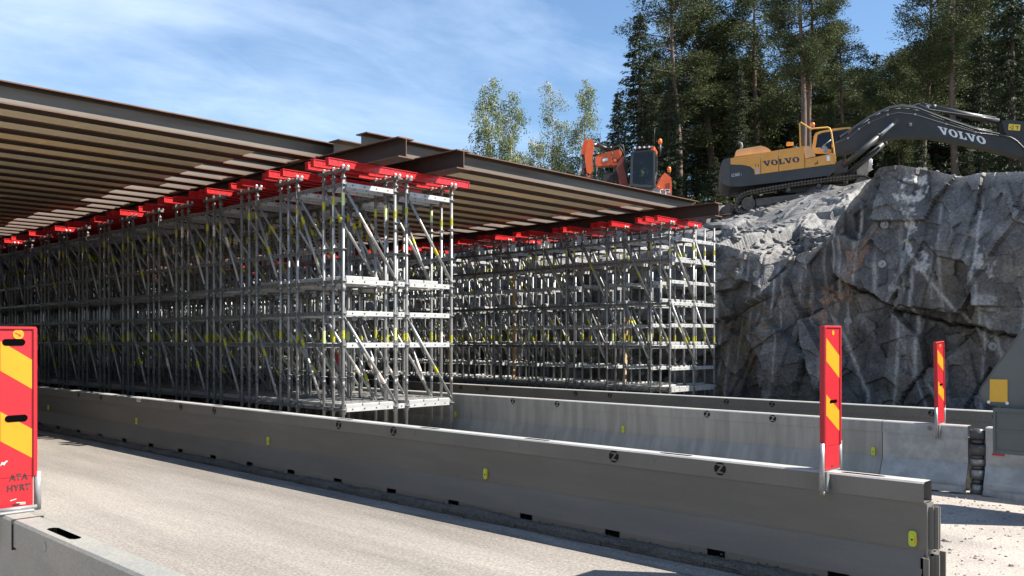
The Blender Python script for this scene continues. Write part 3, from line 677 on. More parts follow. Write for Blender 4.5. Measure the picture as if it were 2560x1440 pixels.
def ledger_mb(L,n_h=4,thin=False):
    """ledger along +x from 0 to L, wedge heads at both ends, holes along its side"""
    mb=MB(); mb.bbox(.05,L-.05,-.02,.02,-.03 if thin else -.042,.03 if thin else .038,.006,0)
    for x in (.038,L-.038): mb.box(x-.02,x+.02,-.02,.02,-.04,.04,1); mb.box(x-.006,x+.006,-.008,.008,-.075,.08,1)
    for i in range(n_h):
        x=L*(.16+.68*i/(n_h-1)) if n_h>1 else L/2
        for s in (-1,1): mb.tube((x,s*.0222,0),(x,s*.0232,0),.013,8,2)
    return mb
def brace_mb(p,q):
    mb=MB(); p=Vector(p); q=Vector(q); d=(q-p).normalized()
    mb.tube(p+d*.09,q-d*.09,.0235,10,0)
    for a,b in ((p,p+d*.1),(q,q-d*.1)): mb.tube(a,b,.014,6,1)
    return mb
def plank_mb(w,L):
    mb=MB(); mb.bbox(0,w,0,L,-.035,.03,.006,0)
    n=int(L/.12)
    for i in range(n):
        for x in (w*.25,w*.5,w*.75): mb.box(x-.03,x+.03,.05+i*.12,.09+i*.12,.0302,.0312,1)
    return mb
def head_mb(L):
    mb=MB(); mb.bbox(-.035,.035,-.12,L+.12,.075,.125,.006,0)
    for i in range(3):
        y=L*i/2; mb.tube((0,y,-.10),(0,y,.08),.018,8,0); mb.tube((0,y,-.03),(0,y,.0),.045,8,0)
        for s in (-1,1): mb.tube((s*.045,y-.055,.10),(s*.045,y-.055,.155),.014,8,1); mb.sphere((s*.045,y-.066,.15),.024,n=8,k=5,m=1)
    return mb
M['clamp']=mat('bright_zinc_clamp',(.75,.75,.74),.35,.2)
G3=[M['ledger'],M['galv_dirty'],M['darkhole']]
def scaffold(label,xs,bays,Y0,pitch,dy,ng,lev_x,lev_y,plats,braces,heads,seed,ztop_tall=()):
    t=thing('scaffold',label,'scaffold',((xs[0]+xs[-1])/2,Y0,0)); rg=random.Random(seed)
    items={}          # part name -> list of (distance, MB, meshname key, mats, matrix, extras)
    meshcache={}
    def put(nm,key,mb,mats,Mx,extra=None):
        p=Mx.translation; items.setdefault(nm,[]).append((depth(p)+.35*abs(p.x-xs[0]),key,mb,mats,Mx,extra))
    rows=[(k,j,Y0+pitch*k+dy*j) for k in range(ng) for j in range(3)]
    for k,j,y in rows:
        for i,x in enumerate(xs):
            tall=i in ztop_tall; st=[]
            for zc in (1.75,3.82):
                r_=rg.random(); s=0 if r_<.62 else 1 if r_<.72 else 2 if r_<.88 else 3
                if rg.random()<.93: st.append((s,zc+rg.uniform(-.05,.05) if zc<3 else zc+rg.choice((-.08,0,.06))))
            put('standard','T' if tall else 'S',STDT if tall else STD,[M['galv'],M['galv_dirty']],Matrix.Translation((x,y,0))@Matrix.Rotation(rg.uniform(-.9,.9),4,'Z')@Matrix.Rotation(rg.uniform(-.002,.002),4,'X'),st)
    Rz=Matrix.Rotation(math.pi/2,4,'Z')
    for a,b in bays:
        L=xs[b]-xs[a]; lm=ledger_mb(L,4 if L>.6 else 1)
        for k,j,y in rows:
            for z in lev_x[j]:
                if z>4 and L<.5: continue
                put('transom',('tr',a,b),lm,G3,Matrix.Translation((xs[a],y,z)))
    lm=ledger_mb(pitch,6,True); GS=[M['ledger_shaded'],M['galv_dirty'],M['darkhole']]
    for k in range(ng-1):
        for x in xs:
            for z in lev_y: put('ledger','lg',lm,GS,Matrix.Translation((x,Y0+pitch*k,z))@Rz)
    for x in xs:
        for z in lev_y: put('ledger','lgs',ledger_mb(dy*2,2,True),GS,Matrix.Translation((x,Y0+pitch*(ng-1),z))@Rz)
    for a,b in bays:
        L=xs[b]-xs[a]
        if L<.6: continue
        for z0,z1 in braces:
            mb=brace_mb((0,-.03,z0-.06),(L,-.03,z1+.06))
            for k,j,y in rows:
                if j==1: continue
                u=rg.choice((.28,.45,.62,.7)); put('diagonal_brace',('bx',a,b,z0),mb,[M['galv'],M['galv_dirty']],Matrix.Translation((xs[a],y,0)),[(rg.choice((0,0,0,1,2)),Vector((L*u,-.03,(z0-.06)*(1-u)+(z1+.06)*u)),Vector((L,0,z1-z0+.12)))])
    g=pitch-2*dy
    for z0,z1 in braces:
        mb=brace_mb((-.035,g,z0-.06),(-.035,0,z1+.06))
        for k in range(ng-1):
            for x in xs:
                u=rg.choice((.3,.42,.6,.72)); put('diagonal_brace',('by',z0),mb,[M['galv'],M['galv_dirty']],Matrix.Translation((x,Y0+pitch*k+2*dy,0)),[(rg.choice((0,0,0,1,2)),Vector((-.035,g*(1-u),(z0-.06)*(1-u)+(z1+.06)*u)),Vector((0,-g,z1-z0+.12)))])
    for a,b in bays:
        L=xs[b]-xs[a]
        if L<.6: continue
        for zi,(z,ks) in enumerate(plats):
            pm=plank_mb(.31,pitch-.03)
            for k in range(ks if ks else ng):
                for q in range(3 if zi==0 else 2): put('plank','pk',pm,[M['plank'],M['darkhole']],Matrix.Translation((xs[a]+.04+.325*q,Y0+pitch*k-.02,z+.055)))
    hm=head_mb(dy*2)
    for k in range(ng):
        for i in heads: put('head_jack','hd',hm,[M['galv_dirty'],M['clamp']],Matrix.Translation((xs[i],Y0+pitch*k,4.235)))
    for nm,lst in items.items():
        lst.sort(key=lambda e:e[0]); rest=MB(); rm=[]
        for n,(d,key,mb,mats,Mx,extra) in enumerate(lst):
            if n<(100 if len(lst)<=100 else 99):
                me=meshcache.get(key) or meshcache.setdefault(key,mb.mesh(nm,mats))
                o=link(nm,me,t,Mx)
                if nm=='standard' or nm=='diagonal_brace':
                    for e in extra or ():
                        loc=Matrix.Translation((0,0,e[1])) if nm=='standard' else Matrix.Translation(e[1])@e[2].to_track_quat('Z','Y').to_matrix().to_4x4()
                        s_=bpy.data.objects.new('sticker',STKM[e[0]]); COL.objects.link(s_); s_.parent=o; s_.matrix_basis=loc
            else:
                c=MB(); c.v=mb.v; c.f=mb.f; c.sm=mb.sm
                for mt in mats:
                    if mt not in rm: rm.append(mt)
                c.m=[rm.index(mats[q]) for q in mb.m]; rest.add(c,Mx)
                if nm in ('standard','diagonal_brace'):
                    for e in extra or ():
                        sm_,mm_=STK[e[0]]; mt=M[mm_[0]]
                        if mt not in rm: rm.append(mt)
                        c2=MB(); c2.v=sm_.v; c2.f=sm_.f; c2.sm=sm_.sm; c2.m=[rm.index(mt)]*len(sm_.f)
                        loc=Matrix.Translation((0,0,e[1])) if nm=='standard' else Matrix.Translation(e[1])@e[2].to_track_quat('Z','Y').to_matrix().to_4x4()
                        rest.add(c2,Mx@loc)
        if rest.v: tag(rest.build(nm,rm,t),kind='stuff')
    return t
PIT=1.29; DY=.26; YS=11.35; NG1=27; NG2=24
XN=[8.0,9.02,9.26,10.25]; XFAR=[16.97,17.96,18.88]
full=[ZL,ZL+1.0,ZL+1.5,ZL+2.0,ZL+3.5]; 
scaffold('dense grey tube scaffold with yellow stickers standing nearest, between the road and the light barrier',XN,[(0,1),(1,2),(2,3)],YS,PIT,DY,NG1,{0:full,1:[ZL,ZL+2.0,ZL+3.5],2:full},[ZL,ZL+1.0,ZL+1.5,ZL+2.0,ZL+2.5,ZL+3.5],[(ZL,None),(ZL+2.0,2)],[(ZL+3.5,ZL+2.0),(ZL+1.5,ZL)],[0,1,2,3],5)
ZF=-.08
fullf=[ZL+ZF+v for v in (0,.5,1.0,1.5,2.0,2.5,3.0,3.5)]
scaffold('tube scaffold standing farther back against the rock, open bay at its right end',XFAR,[(0,1),(1,2)],YS,PIT,DY,NG2,{0:fullf,1:[ZL,ZL+1.0,ZL+2.0,ZL+3.0],2:fullf},[ZL+ZF,ZL+1.0+ZF,ZL+2.0+ZF,ZL+3.0+ZF,ZL+3.5+ZF],[(ZL+ZF,None),(ZL+3.0+ZF,3)],[(ZL+3.5,ZL+2.0),(ZL+2.0,ZL+.5)],[0,1],8,ztop_tall=(2,))
# ------------------------------------------------------------------ red beams
def redbeam_mb(L,h=.118,w_=.10):
    mb=MB(); zt=h
    mb.bbox(0,L,-w_/2,w_/2,h-.012,h,.003); mb.bbox(0,L,-w_/2,w_/2,0,.012,.003)
    for s in (-1,1): mb.box(.0,L,s*.03-.005,s*.03+.005,.0121,h-.0121)
    n=int(L/.11)
    for i in range(n):
        x=.07+i*(L-.14)/(n-1)
        for z in ((.038,.08) if i%3 else (.06,)): mb.tube((x,-.0352,z),(x,-.0358,z),.0095,8,1)
        if i%2==0: mb.tube((x,-w_/2-.0005,h-.006),(x,-w_/2+.004,h-.006),.004,6,1)
    for x in (L*.28,L*.68): mb.box(x-.15,x+.15,-.041,-.0345,.03,.09)
    for x in (.012,L-.012): mb.box(x-.006,x+.006,-w_/2+.006,w_/2-.006,.0122,h-.0122)
    return mb
RB1=redbeam_mb(2.95).mesh('red_beam',[M['redbeam'],M['black']]); RB2=redbeam_mb(1.85).mesh('red_beam',[M['redbeam'],M['black']])
ZR=4.361
for me_,x0,ng,grp,who in ((RB1,7.70,NG1,'red beams on the near scaffold','near'),(RB2,16.42,NG2,'red beams on the far scaffold','far')):
    rg=random.Random(4)
    for k in range(ng):
        for j in range(3):
            o=link('red_beam',me_,None,Matrix.Translation((x0+rg.uniform(-.12,.12)*(j>0),YS+PIT*k+DY*j,ZR)))
            n=3*k+j
            if k<6: lab='red beam atop the %s scaffold, %s in the %s bundle from the open end'%(who,('front one','middle one','back one')[j],ORD[k])
            else: lab='red steel beam in shade atop the %s scaffold, beyond the sixth bundle'%who
            tag(o,lab,'beam',grp,'thing')
# ------------------------------------------------------------------ rolled steel beams (I section)
def ibeam_mb(L,h=.31,b=.30,tf=.019,tw=.012,chips=0):
    """along +y from 0..L, bottom at z=0; flange edges orange with rust, web of mill scale"""
    mb=MB(); hb=b/2
    mb.box(-hb+.004,hb-.004,0,L,0,tf,0); mb.box(-hb+.004,hb-.004,0,L,h-tf,h,0)
    for s in (-1,1):
        for z in (0,h-tf):
            x0,x1=(hb-.004,hb) if s>0 else (-hb,-hb+.004); mb.box(x0,x1,.003,L-.003,z+.001,z+tf-.001,2)
    mb.box(-tw/2,tw/2,0,L,tf,h-tf,1)
    n=5
    for s in (-1,1):                                    # root fillets
        for zz,sg in ((tf,1),(h-tf,-1)):
            pts=[(s*tw/2,zz+sg*.027)]+[(s*(tw/2+.027*(1-math.cos(a))),zz+sg*.027*(1-math.sin(a))) for a in (math.pi/6,math.pi/3)]+[(s*(tw/2+.027),zz)]
            for (xa,za),(xb,zb) in zip(pts[:-1],pts[1:]): mb.poly([(xa,0,za),(xb,0,zb),(xb,L,zb),(xa,L,za)],0)
    for y in (-.002,L+.002):                            # sawn rusty end faces
        mb.poly([(-tw/2,y,tf),(tw/2,y,tf),(tw/2,y,h-tf),(-tw/2,y,h-tf)],2)
        for z in (0,h-tf): mb.poly([(-hb,y,z),(hb,y,z),(hb,y,z+tf),(-hb,y,z+tf)],2)
    return mb
IM=[M['rust'],M['millweb'],M['rustedge']]; IMD=[M['rust'],M['rust'],M['rustedge']]
ZW=4.479; ZJ=ZW+.312
def wale(x,y0,L,lab):
    o=ibeam_mb(L).build('wale_beam',IMD); o.location=(x,y0,ZW); tag(o,lab,'steel beam','wale beams under the deck','thing')
wale(8.56,10.50,36,'dark rusty wale beam over the near scaffold, left of the two sawn ends')
wale(9.78,10.52,36,'dark rusty wale beam over the near scaffold, right of the two sawn ends')
wale(17.54,10.42,36,'dark rusty wale beam over the far scaffold, its sawn end against the rubble')
PJ=.768; NL=43; NR=44; 
JL=ibeam_mb(11.6).mesh('deck_joist',IM); JR=ibeam_mb(10.0).mesh('deck_joist',IM)
Rx=Matrix.Rotation(-math.pi/2,4,'Z')      # beam's +y becomes world +x
rg=random.Random(12)
def jlabel(n,span):
    if n==0: return 'front steel joist of the %s, its sunlit web facing out'%span
    if n<16: return '%s rusty joist of the %s, counted back from its open edge'%(ORD[n],span)
    return 'rusty steel joist of the %s, among the dim ones far back'%span
YL0=12.79+.15; YR0=11.68+.15
for n in range(NL):
    o=link('deck_joist',JL,None,Matrix.Translation((-2.6+rg.uniform(-.07,.05)*(n>0),YL0+PJ*n,ZJ))@Rx); tag(o,jlabel(n,'left span over the road'),'steel joist','joists of the left span')
for n in range(NR):
    y=YR0+PJ*n
    o=link('deck_joist',JR,None,Matrix.Translation((8.70+rg.uniform(-.05,.05)*(n>0),y,ZJ))@Rx); tag(o,jlabel(n,'right span behind the scaffold'),'steel joist','joists of the right span')
# plywood laid on the lower flanges between joists; each bay: sheets end to end and one loose clean piece by the wale
def ply(y0,x0,x1,xc0,xc1,n,span):
    w0=y0+.014; w1=y0+PJ-.014; z=ZJ+.0195
    t=thing('plywood_strip',('plywood strip in the %s gap between joists of the %s, counted from outside'%(ORD[n],span)) if n<16 else 'plywood strip of the %s among the dim gaps far back'%span,'plywood',((x0+x1)/2,(w0+w1)/2,z),'plywood strips of the '+span)
    x=x0; k=0
    while x<xc0-.01:
        x2=min(x+2.44*rg.choice((.5,1,1,1)),xc0); mb=MB(); mb.box(x+.004,x2-.004,w0,w1,z,z+.018+.002*(k%2)); mb.build('sheet',[M['ply'] if rg.random()<.45 else M['ply2']],t); x=x2; k+=1
    if xc1<x1 and n%3==0: mb=MB(); mb.box(xc1+.005,x1,w0,w1,z,z+.018); mb.build('sheet',[M['ply']],t)
for n in range(NL-1):
    c1=8.40-.015; c0=c1-rg.choice((.7,.85,.95,.55,.8)); ply(YL0+PJ*n,-2.5,8.95,c0,c1,n,'left span')
for n in range(NR-1):
    c1=17.38; c0=c1-rg.choice((.7,.8,.6)); ply(YR0+PJ*n,8.8,18.6,c0,c1,n,'right span')
# things on the deck edge and timber in the far scaffold
v=PY(1385,425,15.0)
mb=MB(); mb.bbox(-.35,.35,-.2,.2,0,.16,.03,0); mb.bbox(-.30,.05,-.16,.16,.16,.26,.03,0); mb.tube((.1,-.15,.16),(.1,-.15,.30),.015,6,1); mb.tube((.3,-.15,.16),(.3,-.15,.26),.015,6,1); mb.tube((.1,-.15,.30),(.3,-.15,.26),.015,6,1)
zt_=ZJ+.314
o=mb.build('formwork_box',[mat('pale_grp',(.6,.6,.57),.5),M['galv']]); d_=P(1383,425,1)-Vector((0,0,H)); s_=(13.5)/d_.y
o.location=(d_.x*s_,YR0+PJ*2,zt_); o.rotation_euler=(0,0,.5); tag(o,'small white box lying on top of the deck below the birches','box')
mb=MB(); mb.bbox(-.22,.22,-.2,.2,0,.22,.02,0)
for x in (.26,.5): mb.tube((x,-.1,0),(x,-.1,.30),.012,6,1)
mb.path([(.26,-.1,.3),(.38,-.1,.335),(.5,-.1,.3)],.012,6,1); mb.box(-.9,-.3,-.12,.12,0,.05,2)
o=mb.build('tool_crate',[M['dark_barrier'],M['galv'],mat('white_board',(.72,.72,.7),.5)]); o.location=(18.0,YR0+PJ*1,zt_); tag(o,'small grey crate with a bent pipe on the right end of the deck','crate')
for i,(x,y,h_,ln) in enumerate(((17.3,16.6,3.6,.0),(17.6,19.6,3.9,.02),(18.2,13.6,2.4,.10),(17.2,24.4,3.9,0))):
    mb=MB(); mb.bbox(-.05,.05,-.025,.025,0,h_,.004); o=mb.build('timber_post',[M['timber']]); o.location=(x,y,0); o.rotation_euler=(0,ln,0)
    tag(o,('brown timber board upright inside the far scaffold, nearest its middle','taller brown board upright deeper in the far scaffold','leaning brown board low in the open right bay of the far scaffold','brown board upright at the dim left end of the far scaffold')[i],'timber')
# orange site cones and a marker glimpsed between the tubes
for i,(px,py,X_) in enumerate(((684,925,12.2),(850,880,12.0))):
    D=F*X_/(SA*(px+VP1)); p=P(px,py,D); mb=MB()
    if i==0:
        mb.bbox(-.18,.18,-.18,.18,0,.03,.01,0); mb.tube((0,0,.03),(0,0,.72),.14,16,0,r2=.03); mb.tube((0,0,.30),(0,0,.45),.1,16,1,r2=.078,caps=False)
        o=mb.build('traffic_cone',[mat('cone_orange',(.8,.1,.02),.5),M['clamp']]); o.location=(p.x,p.y,0); tag(o,'orange traffic cone glimpsed low between the tubes of the near scaffold','traffic cone')
    else:
        mb.bbox(-.13,.13,-.012,.012,.35,1.5,.005,0); mb.bbox(-.2,.2,-.15,.15,0,.1,.02,2); mb.tube((0,.02,.05),(0,.02,1.0),.02,8,2)
        for z in (.6,1.05): mb.poly([(-.11,-.0135,z),(-.11,-.0135,z-.2),(.11,-.0135,z-.02),(.11,-.0135,z+.18)][::1],1)
        o=mb.build('marker_post',[M['red'],M['yellow'],M['darkhole']]); o.location=(p.x,p.y,0); tag(o,'red marker glimpsed behind the corner posts of the near scaffold','marker board')
# ------------------------------------------------------------------ machines
class Frame:
    """local frame of a machine: x to the right in view, y away, z up, turned by yaw"""
    def __init__(s,px,D,yaw,zb,off,sc):
        s.D=D; s.zb=zb; s.c=math.cos(yaw); s.s=math.sin(yaw); s.L0=(px-CX)/F*D; s.off=off; s.sc=sc
        p=P(px,HY,D); s.M=Matrix.Translation((p.x,p.y,zb))@Matrix.Rotation(A-math.pi/2+yaw,4,'Z')
    def __call__(s,zx,zy,y=0.0):
        px=s.off[0]+zx/s.sc; py=s.off[1]+zy/s.sc; a=(px-CX)/F
        x=(a*(s.D+y*s.c)-s.L0+y*s.s)/(s.c-a*s.s); d=s.D+x*s.s+y*s.c
        return Vector((x,y,H+(HY-py)/F*d-s.zb))
M['mach_yellow']=mat('machine_yellow',(.82,.37,.065),.5,var=(.70,.31,.055),scale=1.6,detail=8,speck=(.9,1.04),spscale=25)
M['mach_tan']=mat('sunlit_yellow',(.72,.43,.19),.55,var=(.62,.36,.15),scale=2,detail=8)  # hood and tank cover: sunlit look of the yellow put into the colour
M['mach_grey']=mat('machine_dark_grey',(.030,.031,.033),.5,var=(.045,.043,.041),scale=2.5,detail=9,bump=.02,bscale=30)
M['boom_grey']=mat('boom_dark_grey',(.026,.027,.028),.55,var=(.04,.04,.039),scale=1.5,detail=9,spec=.4)
M['cw']=mat('counterweight_worn_grey',(.055,.057,.06),.55,var=(.085,.062,.045),scale=2.2,detail=9,contrast=(.45,.7))
M['track']=mat('muddy_track_steel',(.085,.072,.06),.75,.2,var=(.14,.12,.10),scale=6,detail=8,bump=.1,bscale=20)
M['chrome']=mat('piston_rod',(.62,.62,.62),.25,.8)
M['hose']=mat('hydraulic_hose',(.03,.03,.03),.45); M['pipe']=mat('hydraulic_pipe',(.16,.16,.165),.35,.6)
M['blue_ink']=mat('dark_blue_lettering',(.02,.025,.06),.5); M['white_ink']=mat('white_lettering',(.68,.68,.67),.5)
M['pipeyellow']=mat('handrail_yellow',(.66,.36,.07),.45)
M['orange']=mat('machine_orange',(.78,.125,.022),.42,var=(.62,.09,.02),scale=3,detail=7,speck=(.92,1.04),spscale=20)
M['orange_dark']=mat('machine_dark_red',(.20,.03,.015),.5)
M['beacon']=mat('beacon_orange',(.85,.17,.02),.25)
M['cabblack']=mat('cab_black',(.035,.036,.038),.45)
def glass(name,tint,k):
    m=bpy.data.materials.new(name); m.use_nodes=True; nt=m.node_tree; nt.nodes.clear()
    o=nt.nodes.new('ShaderNodeOutputMaterial'); t=nt.nodes.new('ShaderNodeBsdfTransparent'); g=nt.nodes.new('ShaderNodeBsdfGlossy'); x=nt.nodes.new('ShaderNodeMixShader'); f=nt.nodes.new('ShaderNodeFresnel')
    f.inputs[0].default_value=1.5; t.inputs[0].default_value=(*tint,1); g.inputs['Roughness'].default_value=.03
    nt.links.new(f.outputs[0],x.inputs[0]); nt.links.new(t.outputs[0],x.inputs[1]); nt.links.new(g.outputs[0],x.inputs[2]); nt.links.new(x.outputs[0],o.inputs[0]); return m
M['glass']=glass('cab_glass',(.26,.29,.33),.1)
# slab serif capitals drawn as polygons, cap height 1
def letter(ch):
    if ch=='L': return [[(0,0),(.78,0),(.78,.40),(.66,.40),(.62,.16),(.40,.14),(.40,.86),(.52,.88),(.52,1),(0,1),(0,.88),(.12,.86),(.12,.14),(0,.12)]],.82
    if ch=='V': return [[(.36,0),(.58,0),(.88,.87),(.98,.88),(.98,1),(.56,1),(.56,.88),(.68,.87),(.52,.34),(.34,.87),(.44,.88),(.44,1),(-.04,1),(-.04,.88),(.06,.87)]],.96
    if ch=='O':
        out=[]; n=28
        for i in range(n):
            a,b=2*math.pi*i/n,2*math.pi*(i+1)/n
            f=lambda t,rx,ry:(.47+rx*math.cos(t),.5+ry*math.sin(t))
            out.append([f(a,.47,.52),f(b,.47,.52),f(b,.19,.38),f(a,.19,.38)])
        return out,.98
def word(text,p0,ux,uz,n,depth_=.004,gap=.06):
    """letters in the plane spanned by ux (per cap width) and uz (cap height vector)"""
    mb=MB(); x=0
    for ch in text:
        polys,wd=letter(ch)
        for pl in polys:
            # fan-safe: split concave glyphs by ear clipping through Blender's tessellator
            pts=[p0+ux*(x+a)+uz*b+n for a,b in pl]
            if len(pl)==4: mb.poly(pts)
            else:
                from mathutils.geometry import tessellate_polygon
                for tri_ in tessellate_polygon([[Vector((a,b,0)) for a,b in pl]]): mb.poly([pts[i] for i in tri_])
        x+=wd+gap
    return mb,x
def font_mesh(s,size,name,matl):
    cu=bpy.data.curves.new('t','FONT'); cu.body=s; cu.size=size
    o=bpy.data.objects.new('t',cu); COL.objects.link(o); bpy.context.view_layer.update()
    me=bpy.data.meshes.new_from_object(o.evaluated_get(bpy.context.evaluated_depsgraph_get())); bpy.data.objects.remove(o)
    me.materials.clear(); me.materials.append(matl); me.name=name; return me
# ---- yellow crawler excavator
E=Frame(1990,36.0,math.radians(-11),7.45,(1780,240),3.282)
ex=thing('excavator','yellow crawler excavator with a long dark grey boom, on the rubble above the rock','excavator',M=E.M,world=False)
def plate(pts,y0,y1,m=0,mb=None,side=None):
    mb=mb or MB(); q=[E(a,b,y0) for a,b in pts]; mb.prism(q,(0,y1-y0,0),m,side); return mb
W_=2.75
mb=plate([(75,560),(82,535),(98,518),(150,505),(153,742),(92,722),(75,700)],0.03,W_-.03); 
mb.prism([E(75,560,.03)+Vector((0,0,0)),E(98,518,.03),E(92,722,.03),E(75,700,.03)],(0,.0,0)) if False else None
mb.build('counterweight',[M['cw']],ex)
up=[(152,512),(185,504),(400,469),(548,442),(757,411),(762,516),(1000,470),(1022,500),(1010,556),(760,590),(400,638),(352,645),(346,605),(315,579),(260,566),(152,561)]
lowb=[(153,563),(230,566),(300,576),(342,600),(352,647),(400,640),(760,592),(1005,560),(1012,610),(962,652),(600,700),(232,742),(153,742)]
mb=plate(up,0,W_); mb.build('side_panel',[M['mach_yellow']],ex)
mb=plate(lowb,.01,W_-.01); mb.build('lower_frame',[M['mach_grey']],ex)
mb=MB()
for a,b,c,d in ((400,470,400,638),(548,443,548,618),(758,412,762,588)): mb.tube(E(a,b,-.004),E(c,d,-.004),.010,6)
mb.tube(E(762,516,-.004),E(1000,470,-.004),.008,6)
for x,y in ((865,546),(860,556)): mb.tube(E(x-20,y+6,-.006),E(x+5,y,-.006),.012,6)
mb.tube(E(866,530,-.006),E(866,556,-.006),.014,6)
for x,y in ((358,570),(380,570)): mb.tube(E(x,y-10,-.006),E(x,y+10,-.006),.01,6)
mb.build('door_seam',[M['mach_grey']],ex)
mb=plate([(190,497),(193,462),(203,445),(226,436),(400,407),(440,418),(470,436),(488,455)],.25,2.0); mb.build('engine_hood',[M['mach_tan']],ex)
mb=plate([(755,414),(790,409),(812,418),(834,442),(850,492),(765,514)],.06,.95); mb.build('tank_cover',[M['mach_tan']],ex)
mb=MB(); mb.bbox(E(612,0,.5).x,E(640,0,.5).x,.45,.6,E(0,432,.5).z,E(0,405,.5).z,.01); mb.bbox(E(645,0,.5).x,E(668,0,.5).x,.5,.65,E(0,428,.5).z,E(0,405,.5).z,.01); mb.build('filler_cap',[M['mach_yellow']],ex)
mb=MB(); mb.path([E(235,440,.9),E(245,412,.9),E(240,392,.9),E(215,378,.9)],.055,10,0,radii=[.06,.06,.055,.05]); mb.build('exhaust_pipe',[M['galv_dirty']],ex)
mb=MB(); mb.path([E(726,412,.1),E(720,222,.1),E(728,216,.1),E(800,262,.1),E(818,268,.1),E(950,257,.1),E(966,265,.1),E(980,300,.1),E(1000,440,.05),E(1014,545,.0)],.03,8); mb.tube(E(990,368,.07),E(986,420,.5),.02,6); mb.build('handrail',[M['pipeyellow']],ex)
mb=MB(); v=E(827,262,.2); mb.tube(v,v+Vector((0,0,.07)),.06,12,1); mb.sphere(v+Vector((0,0,.13)),.085,.085,.10,n=12,k=8,m=0); mb.build('beacon',[M['beacon'],M['mach_grey']],ex)
mb=plate([(905,415),(930,405),(948,425),(952,462),(935,470),(915,462)],.1,.2); mb.tube(E(845,425,.2),E(915,432,.15),.018,6,0); mb.tube(E(905,415,.3),E(975,360,.3),.02,6,0); mb.build('mirror',[M['galv']],ex)
mb=plate([(940,495),(965,488),(967,530),(942,533)],-.03,0.05); mb.build('work_lamp',[M['clamp']],ex)
# cab on the far side of the boom
cabo=[(818,440),(838,330),(848,305),(880,290),(1000,266),(1130,254),(1150,262),(1145,330),(1090,470),(830,470)]
mb=MB(); yc0,yc1=1.75,2.7
gl=[(848,430),(866,318),(905,300),(1115,268),(1128,275),(1075,440)]
def ring(outer,inner,y0,y1,mb,m=0):
    from mathutils.geometry import tessellate_polygon
    o3=[E(a,b,y0) for a,b in outer]; i3=[E(a,b,y0) for a,b in inner]
    pts=o3+i3
    for tri_ in tessellate_polygon([[Vector((p.x,p.z,0)) for p in o3],[Vector((p.x,p.z,0)) for p in i3]]): 
        mb.poly([pts[i] for i in tri_],m); mb.poly([pts[i]+Vector((0,y1-y0,0)) for i in tri_[::-1]],m)
    for loop in (o3,i3):
        for a,b in zip(loop,loop[1:]+loop[:1]): mb.poly([a,b,b+Vector((0,y1-y0,0)),a+Vector((0,y1-y0,0))],m)
ring(cabo,gl,yc0,yc0+.1,mb); ring(cabo,gl,yc1-.1,yc1,mb)
for (a,b),(c,d) in zip(cabo[2:6],cabo[3:7]): 
    mb.poly([E(a,b,yc0+.1),E(c,d,yc0+.1),E(c,d,yc0+.1)+Vector((0,yc1-yc0-.2,0)),E(a,b,yc0+.1)+Vector((0,yc1-yc0-.2,0))])
cb=mb.build('cab',[M['pipeyellow']],ex)
mb=plate(gl,yc0+.03,yc0+.05); mb.build('window',[M['glass']],cb)
mb=plate([(880,440),(890,380),(930,350),(960,360),(960,440)],2.1,2.5); mb.build('seat',[M['cabblack']],cb)
# boom
yb=1.05; wb=.62
boom=[(1020,478),(1000,440),(1000,382),(1130,300),(1290,190),(1380,140),(1450,116),(1550,101),(1620,106),(1700,122),(1900,200),(2150,285),(2380,332),(2490,352),(2590,420),(2610,470),(2560,502),(2500,486),(2440,466),(2300,432),(2100,388),(1800,332),(1560,330),(1430,352),(1300,402),(1150,452)]
mb=plate(boom,yb,yb+wb)
for (a,b),(c,d) in zip(boom[3:13],boom[4:14]): 
    mb.tube(E(a,b,yb-.012),E(c,d,yb-.012),.018,6); mb.tube(E(a,b,yb+wb+.012),E(c,d,yb+wb+.012),.018,6)
bo=mb.build('boom',[M['boom_grey']],ex)
mb,tw=word('VOLVO',Vector((0,0,0)),Vector((1,0,0)),Vector((0,0,1)),Vector((0,0,0)))
def place_word(mb,tw,bl,br,tl,y,name,matl,par):
    o=E(*bl,y); ux=(E(*br,y)-o)/tw; uz=E(*tl,y)-o
    for i,v in enumerate(mb.v): mb.v[i]=tuple(o+ux*v[0]+uz*v[2])
    return mb.build(name,[matl],par)
place_word(mb,tw,(1872,310),(2262,402),(1854,248),yb-.006,'lettering',M['white_ink'],bo)
mb,tw=word('VOLVO',Vector((0,0,0)),Vector((1,0,0)),Vector((0,0,1)),Vector((0,0,0)))
place_word(mb,tw,(428,578),(728,540),(418,534),-.006,'lettering',M['blue_ink'],ex)
me=font_mesh('EC360C',1,'lettering',M['white_ink']); me2=font_mesh('L',1,'lettering',M['white_ink'])
o0=E(160,664,.004); ux=(E(238,651,.004)-o0)/3.75; uz=(E(160,640,.004)-o0)/.72
for mm_,dx,k in ((me,0,1),(me2,3.85,.6)):
    mm_.transform(Matrix(((ux.x*k,uz.x*k,0,o0.x+ux.x*dx),(0,0,0,-.004),(ux.z*k,uz.z*k,0,o0.z+ux.z*dx),(0,0,0,1)))); link('lettering',mm_,ex)
mb=plate([(360,596),(384,594),(385,634),(361,637)],-.006,.002); mb.build('notice',[mat('notice_blue',(.22,.24,.42),.5,var=(.6,.6,.65),scale=20)],ex)
